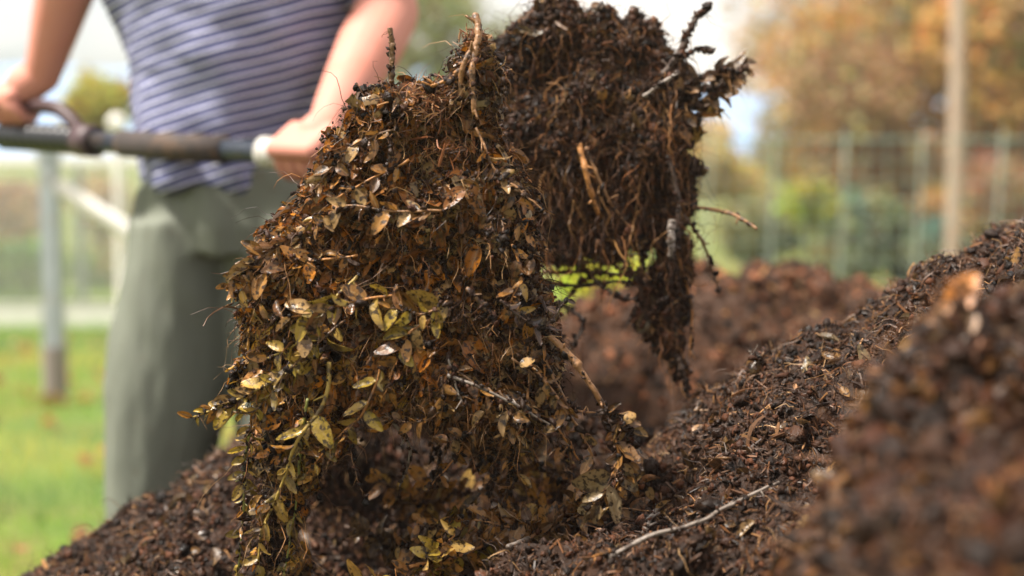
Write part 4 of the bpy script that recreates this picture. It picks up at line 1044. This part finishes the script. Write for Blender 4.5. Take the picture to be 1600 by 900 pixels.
# trousers: two wide legs under a loose hip
hip = loft([ring_px(395, 206, 532, .135), ring_px(350, 208, 526, .14), ring_px(300, 216, 514, .128), ring_px(262, 226, 500, .118)])
legL = loft([ring_px(1115, 196, 312, .085), ring_px(980, 182, 318, .105), ring_px(820, 172, 328, .115), ring_px(700, 167, 340, .12), ring_px(600, 164, 368, .125), ring_px(500, 178, 376, .128), ring_px(400, 198, 380, .132), ring_px(340, 206, 380, .13)])
legR = loft([ring_px(1115, 395, 510, .085), ring_px(980, 388, 520, .105), ring_px(820, 382, 530, .115), ring_px(600, 364, 538, .125), ring_px(480, 352, 536, .13), ring_px(400, 348, 530, .135), ring_px(340, 346, 526, .13)])
PV, PT, PN = remeshed([hip, legL, legR], .007, 4)
w = .008 * fbm(PV * np.array([1.8, 1, .45]), 8, 4, 8) + .003 * np.sin((PV[:, 2] * 26 + PV[:, 0] * 60 + 3 * noise(PV, 6, 2))) * np.clip((PV[:, 2] - .55) * 3, 0, 1)
PV = PV + PN * w[:, None]
reparent_local(link_mesh('trousers', PV, PT, M_PANTS, smooth=True), person)
b = Bag()                                                  # side seam pocket edge
seam = [at(236, 300, YB - .115), at(222, 340, YB - .10), at(212, 390, YB - .09)]
# shirt
sh = loft([ring_px(297, 232, 440, .138), ring_px(282, 218, 452, .142), ring_px(250, 214, 468, .138), ring_px(200, 207, 484, .138), ring_px(120, 207, 528, .140), ring_px(60, 186, 548, .142), ring_px(0, 156, 562, .145), ring_px(-100, 170, 566, .135), ring_px(-165, 195, 560, .10), ring_px(-205, 300, 465, .07)])
sleeves = capsule_chain([SL, lerp(SL, EL, .72)], [.085, .078]) + capsule_chain([SR, lerp(SR, ER, .62)], [.090, .080])
SV, ST, SN = remeshed([sh] + sleeves, .006, 4)
q = SV[:, 2]
w = .009 * fbm(SV * np.array([1, 1, 1.6]), 8, 3, 12) + .010 * np.sin(SV[:, 0] * 52 + SV[:, 2] * 18 + 2.5 * noise(SV, 5, 3)) * np.clip((1.22 - q) * 4, 0, 1)
SV = SV + SN * w[:, None]; SV[:, 2] += np.where(q < 1.02, .005 * np.sin(SV[:, 0] * 34 + 1.0), 0) * np.clip((1.02 - q) * 25, 0, 1)
def shirt_mat():
    m = bpy.data.materials.new('striped_jersey'); m.use_nodes = True; nt = m.node_tree; n, l = nt.nodes, nt.links
    b = n['Principled BSDF']; b.inputs['Roughness'].default_value = .85
    t = n.new('ShaderNodeTexCoord'); s = n.new('ShaderNodeSeparateXYZ')
    no = n.new('ShaderNodeTexNoise'); no.inputs['Scale'].default_value = 5; no.inputs['Detail'].default_value = 2
    l.new(t.outputs['Object'], no.inputs['Vector']); l.new(t.outputs['Object'], s.inputs[0])
    def math_(op, a, c):
        x = n.new('ShaderNodeMath'); x.operation = op
        for i, v in enumerate((a, c)):
            if isinstance(v, (int, float)): x.inputs[i].default_value = v
            else: l.new(v, x.inputs[i])
        return x.outputs[0]
    z = math_('SUBTRACT', s.outputs['Z'], math_('MULTIPLY', s.outputs['X'], .30))
    z = math_('ADD', z, math_('MULTIPLY', no.outputs['Fac'], .018))
    ph = math_('FRACT', math_('MULTIPLY', z, 1 / .0167), 0)
    r = n.new('ShaderNodeValToRGB'); r.color_ramp.interpolation = 'CONSTANT'
    e = r.color_ramp.elements; e[0].position = 0; e[0].color = (.018, .022, .062, 1); e[1].position = .34; e[1].color = (.72, .72, .88, 1)
    x = e.new(.54); x.color = (.115, .125, .30, 1)
    l.new(ph, r.inputs['Fac']); l.new(r.outputs['Color'], b.inputs['Base Color']); return m
reparent_local(link_mesh('shirt', SV, ST, shirt_mat(), smooth=True), person)
for x1 in (262, 452):
    a0 = at(x1, 1110, YB); bt = remeshed([(ICO2[0] * np.array([.05, .13, .05]) + [a0[0], YB - .06, .045], ICO2[1]), loft([([a0[0], YB + .02, .02], .05, .06), ([a0[0], YB + .02, .18], .052, .06)])], .006, 2)
    v = bt[0]; v[:, 2] = np.maximum(v[:, 2], 0)
    reparent_local(link_mesh('boot', v, bt[1], M_BLACK, smooth=True), person)
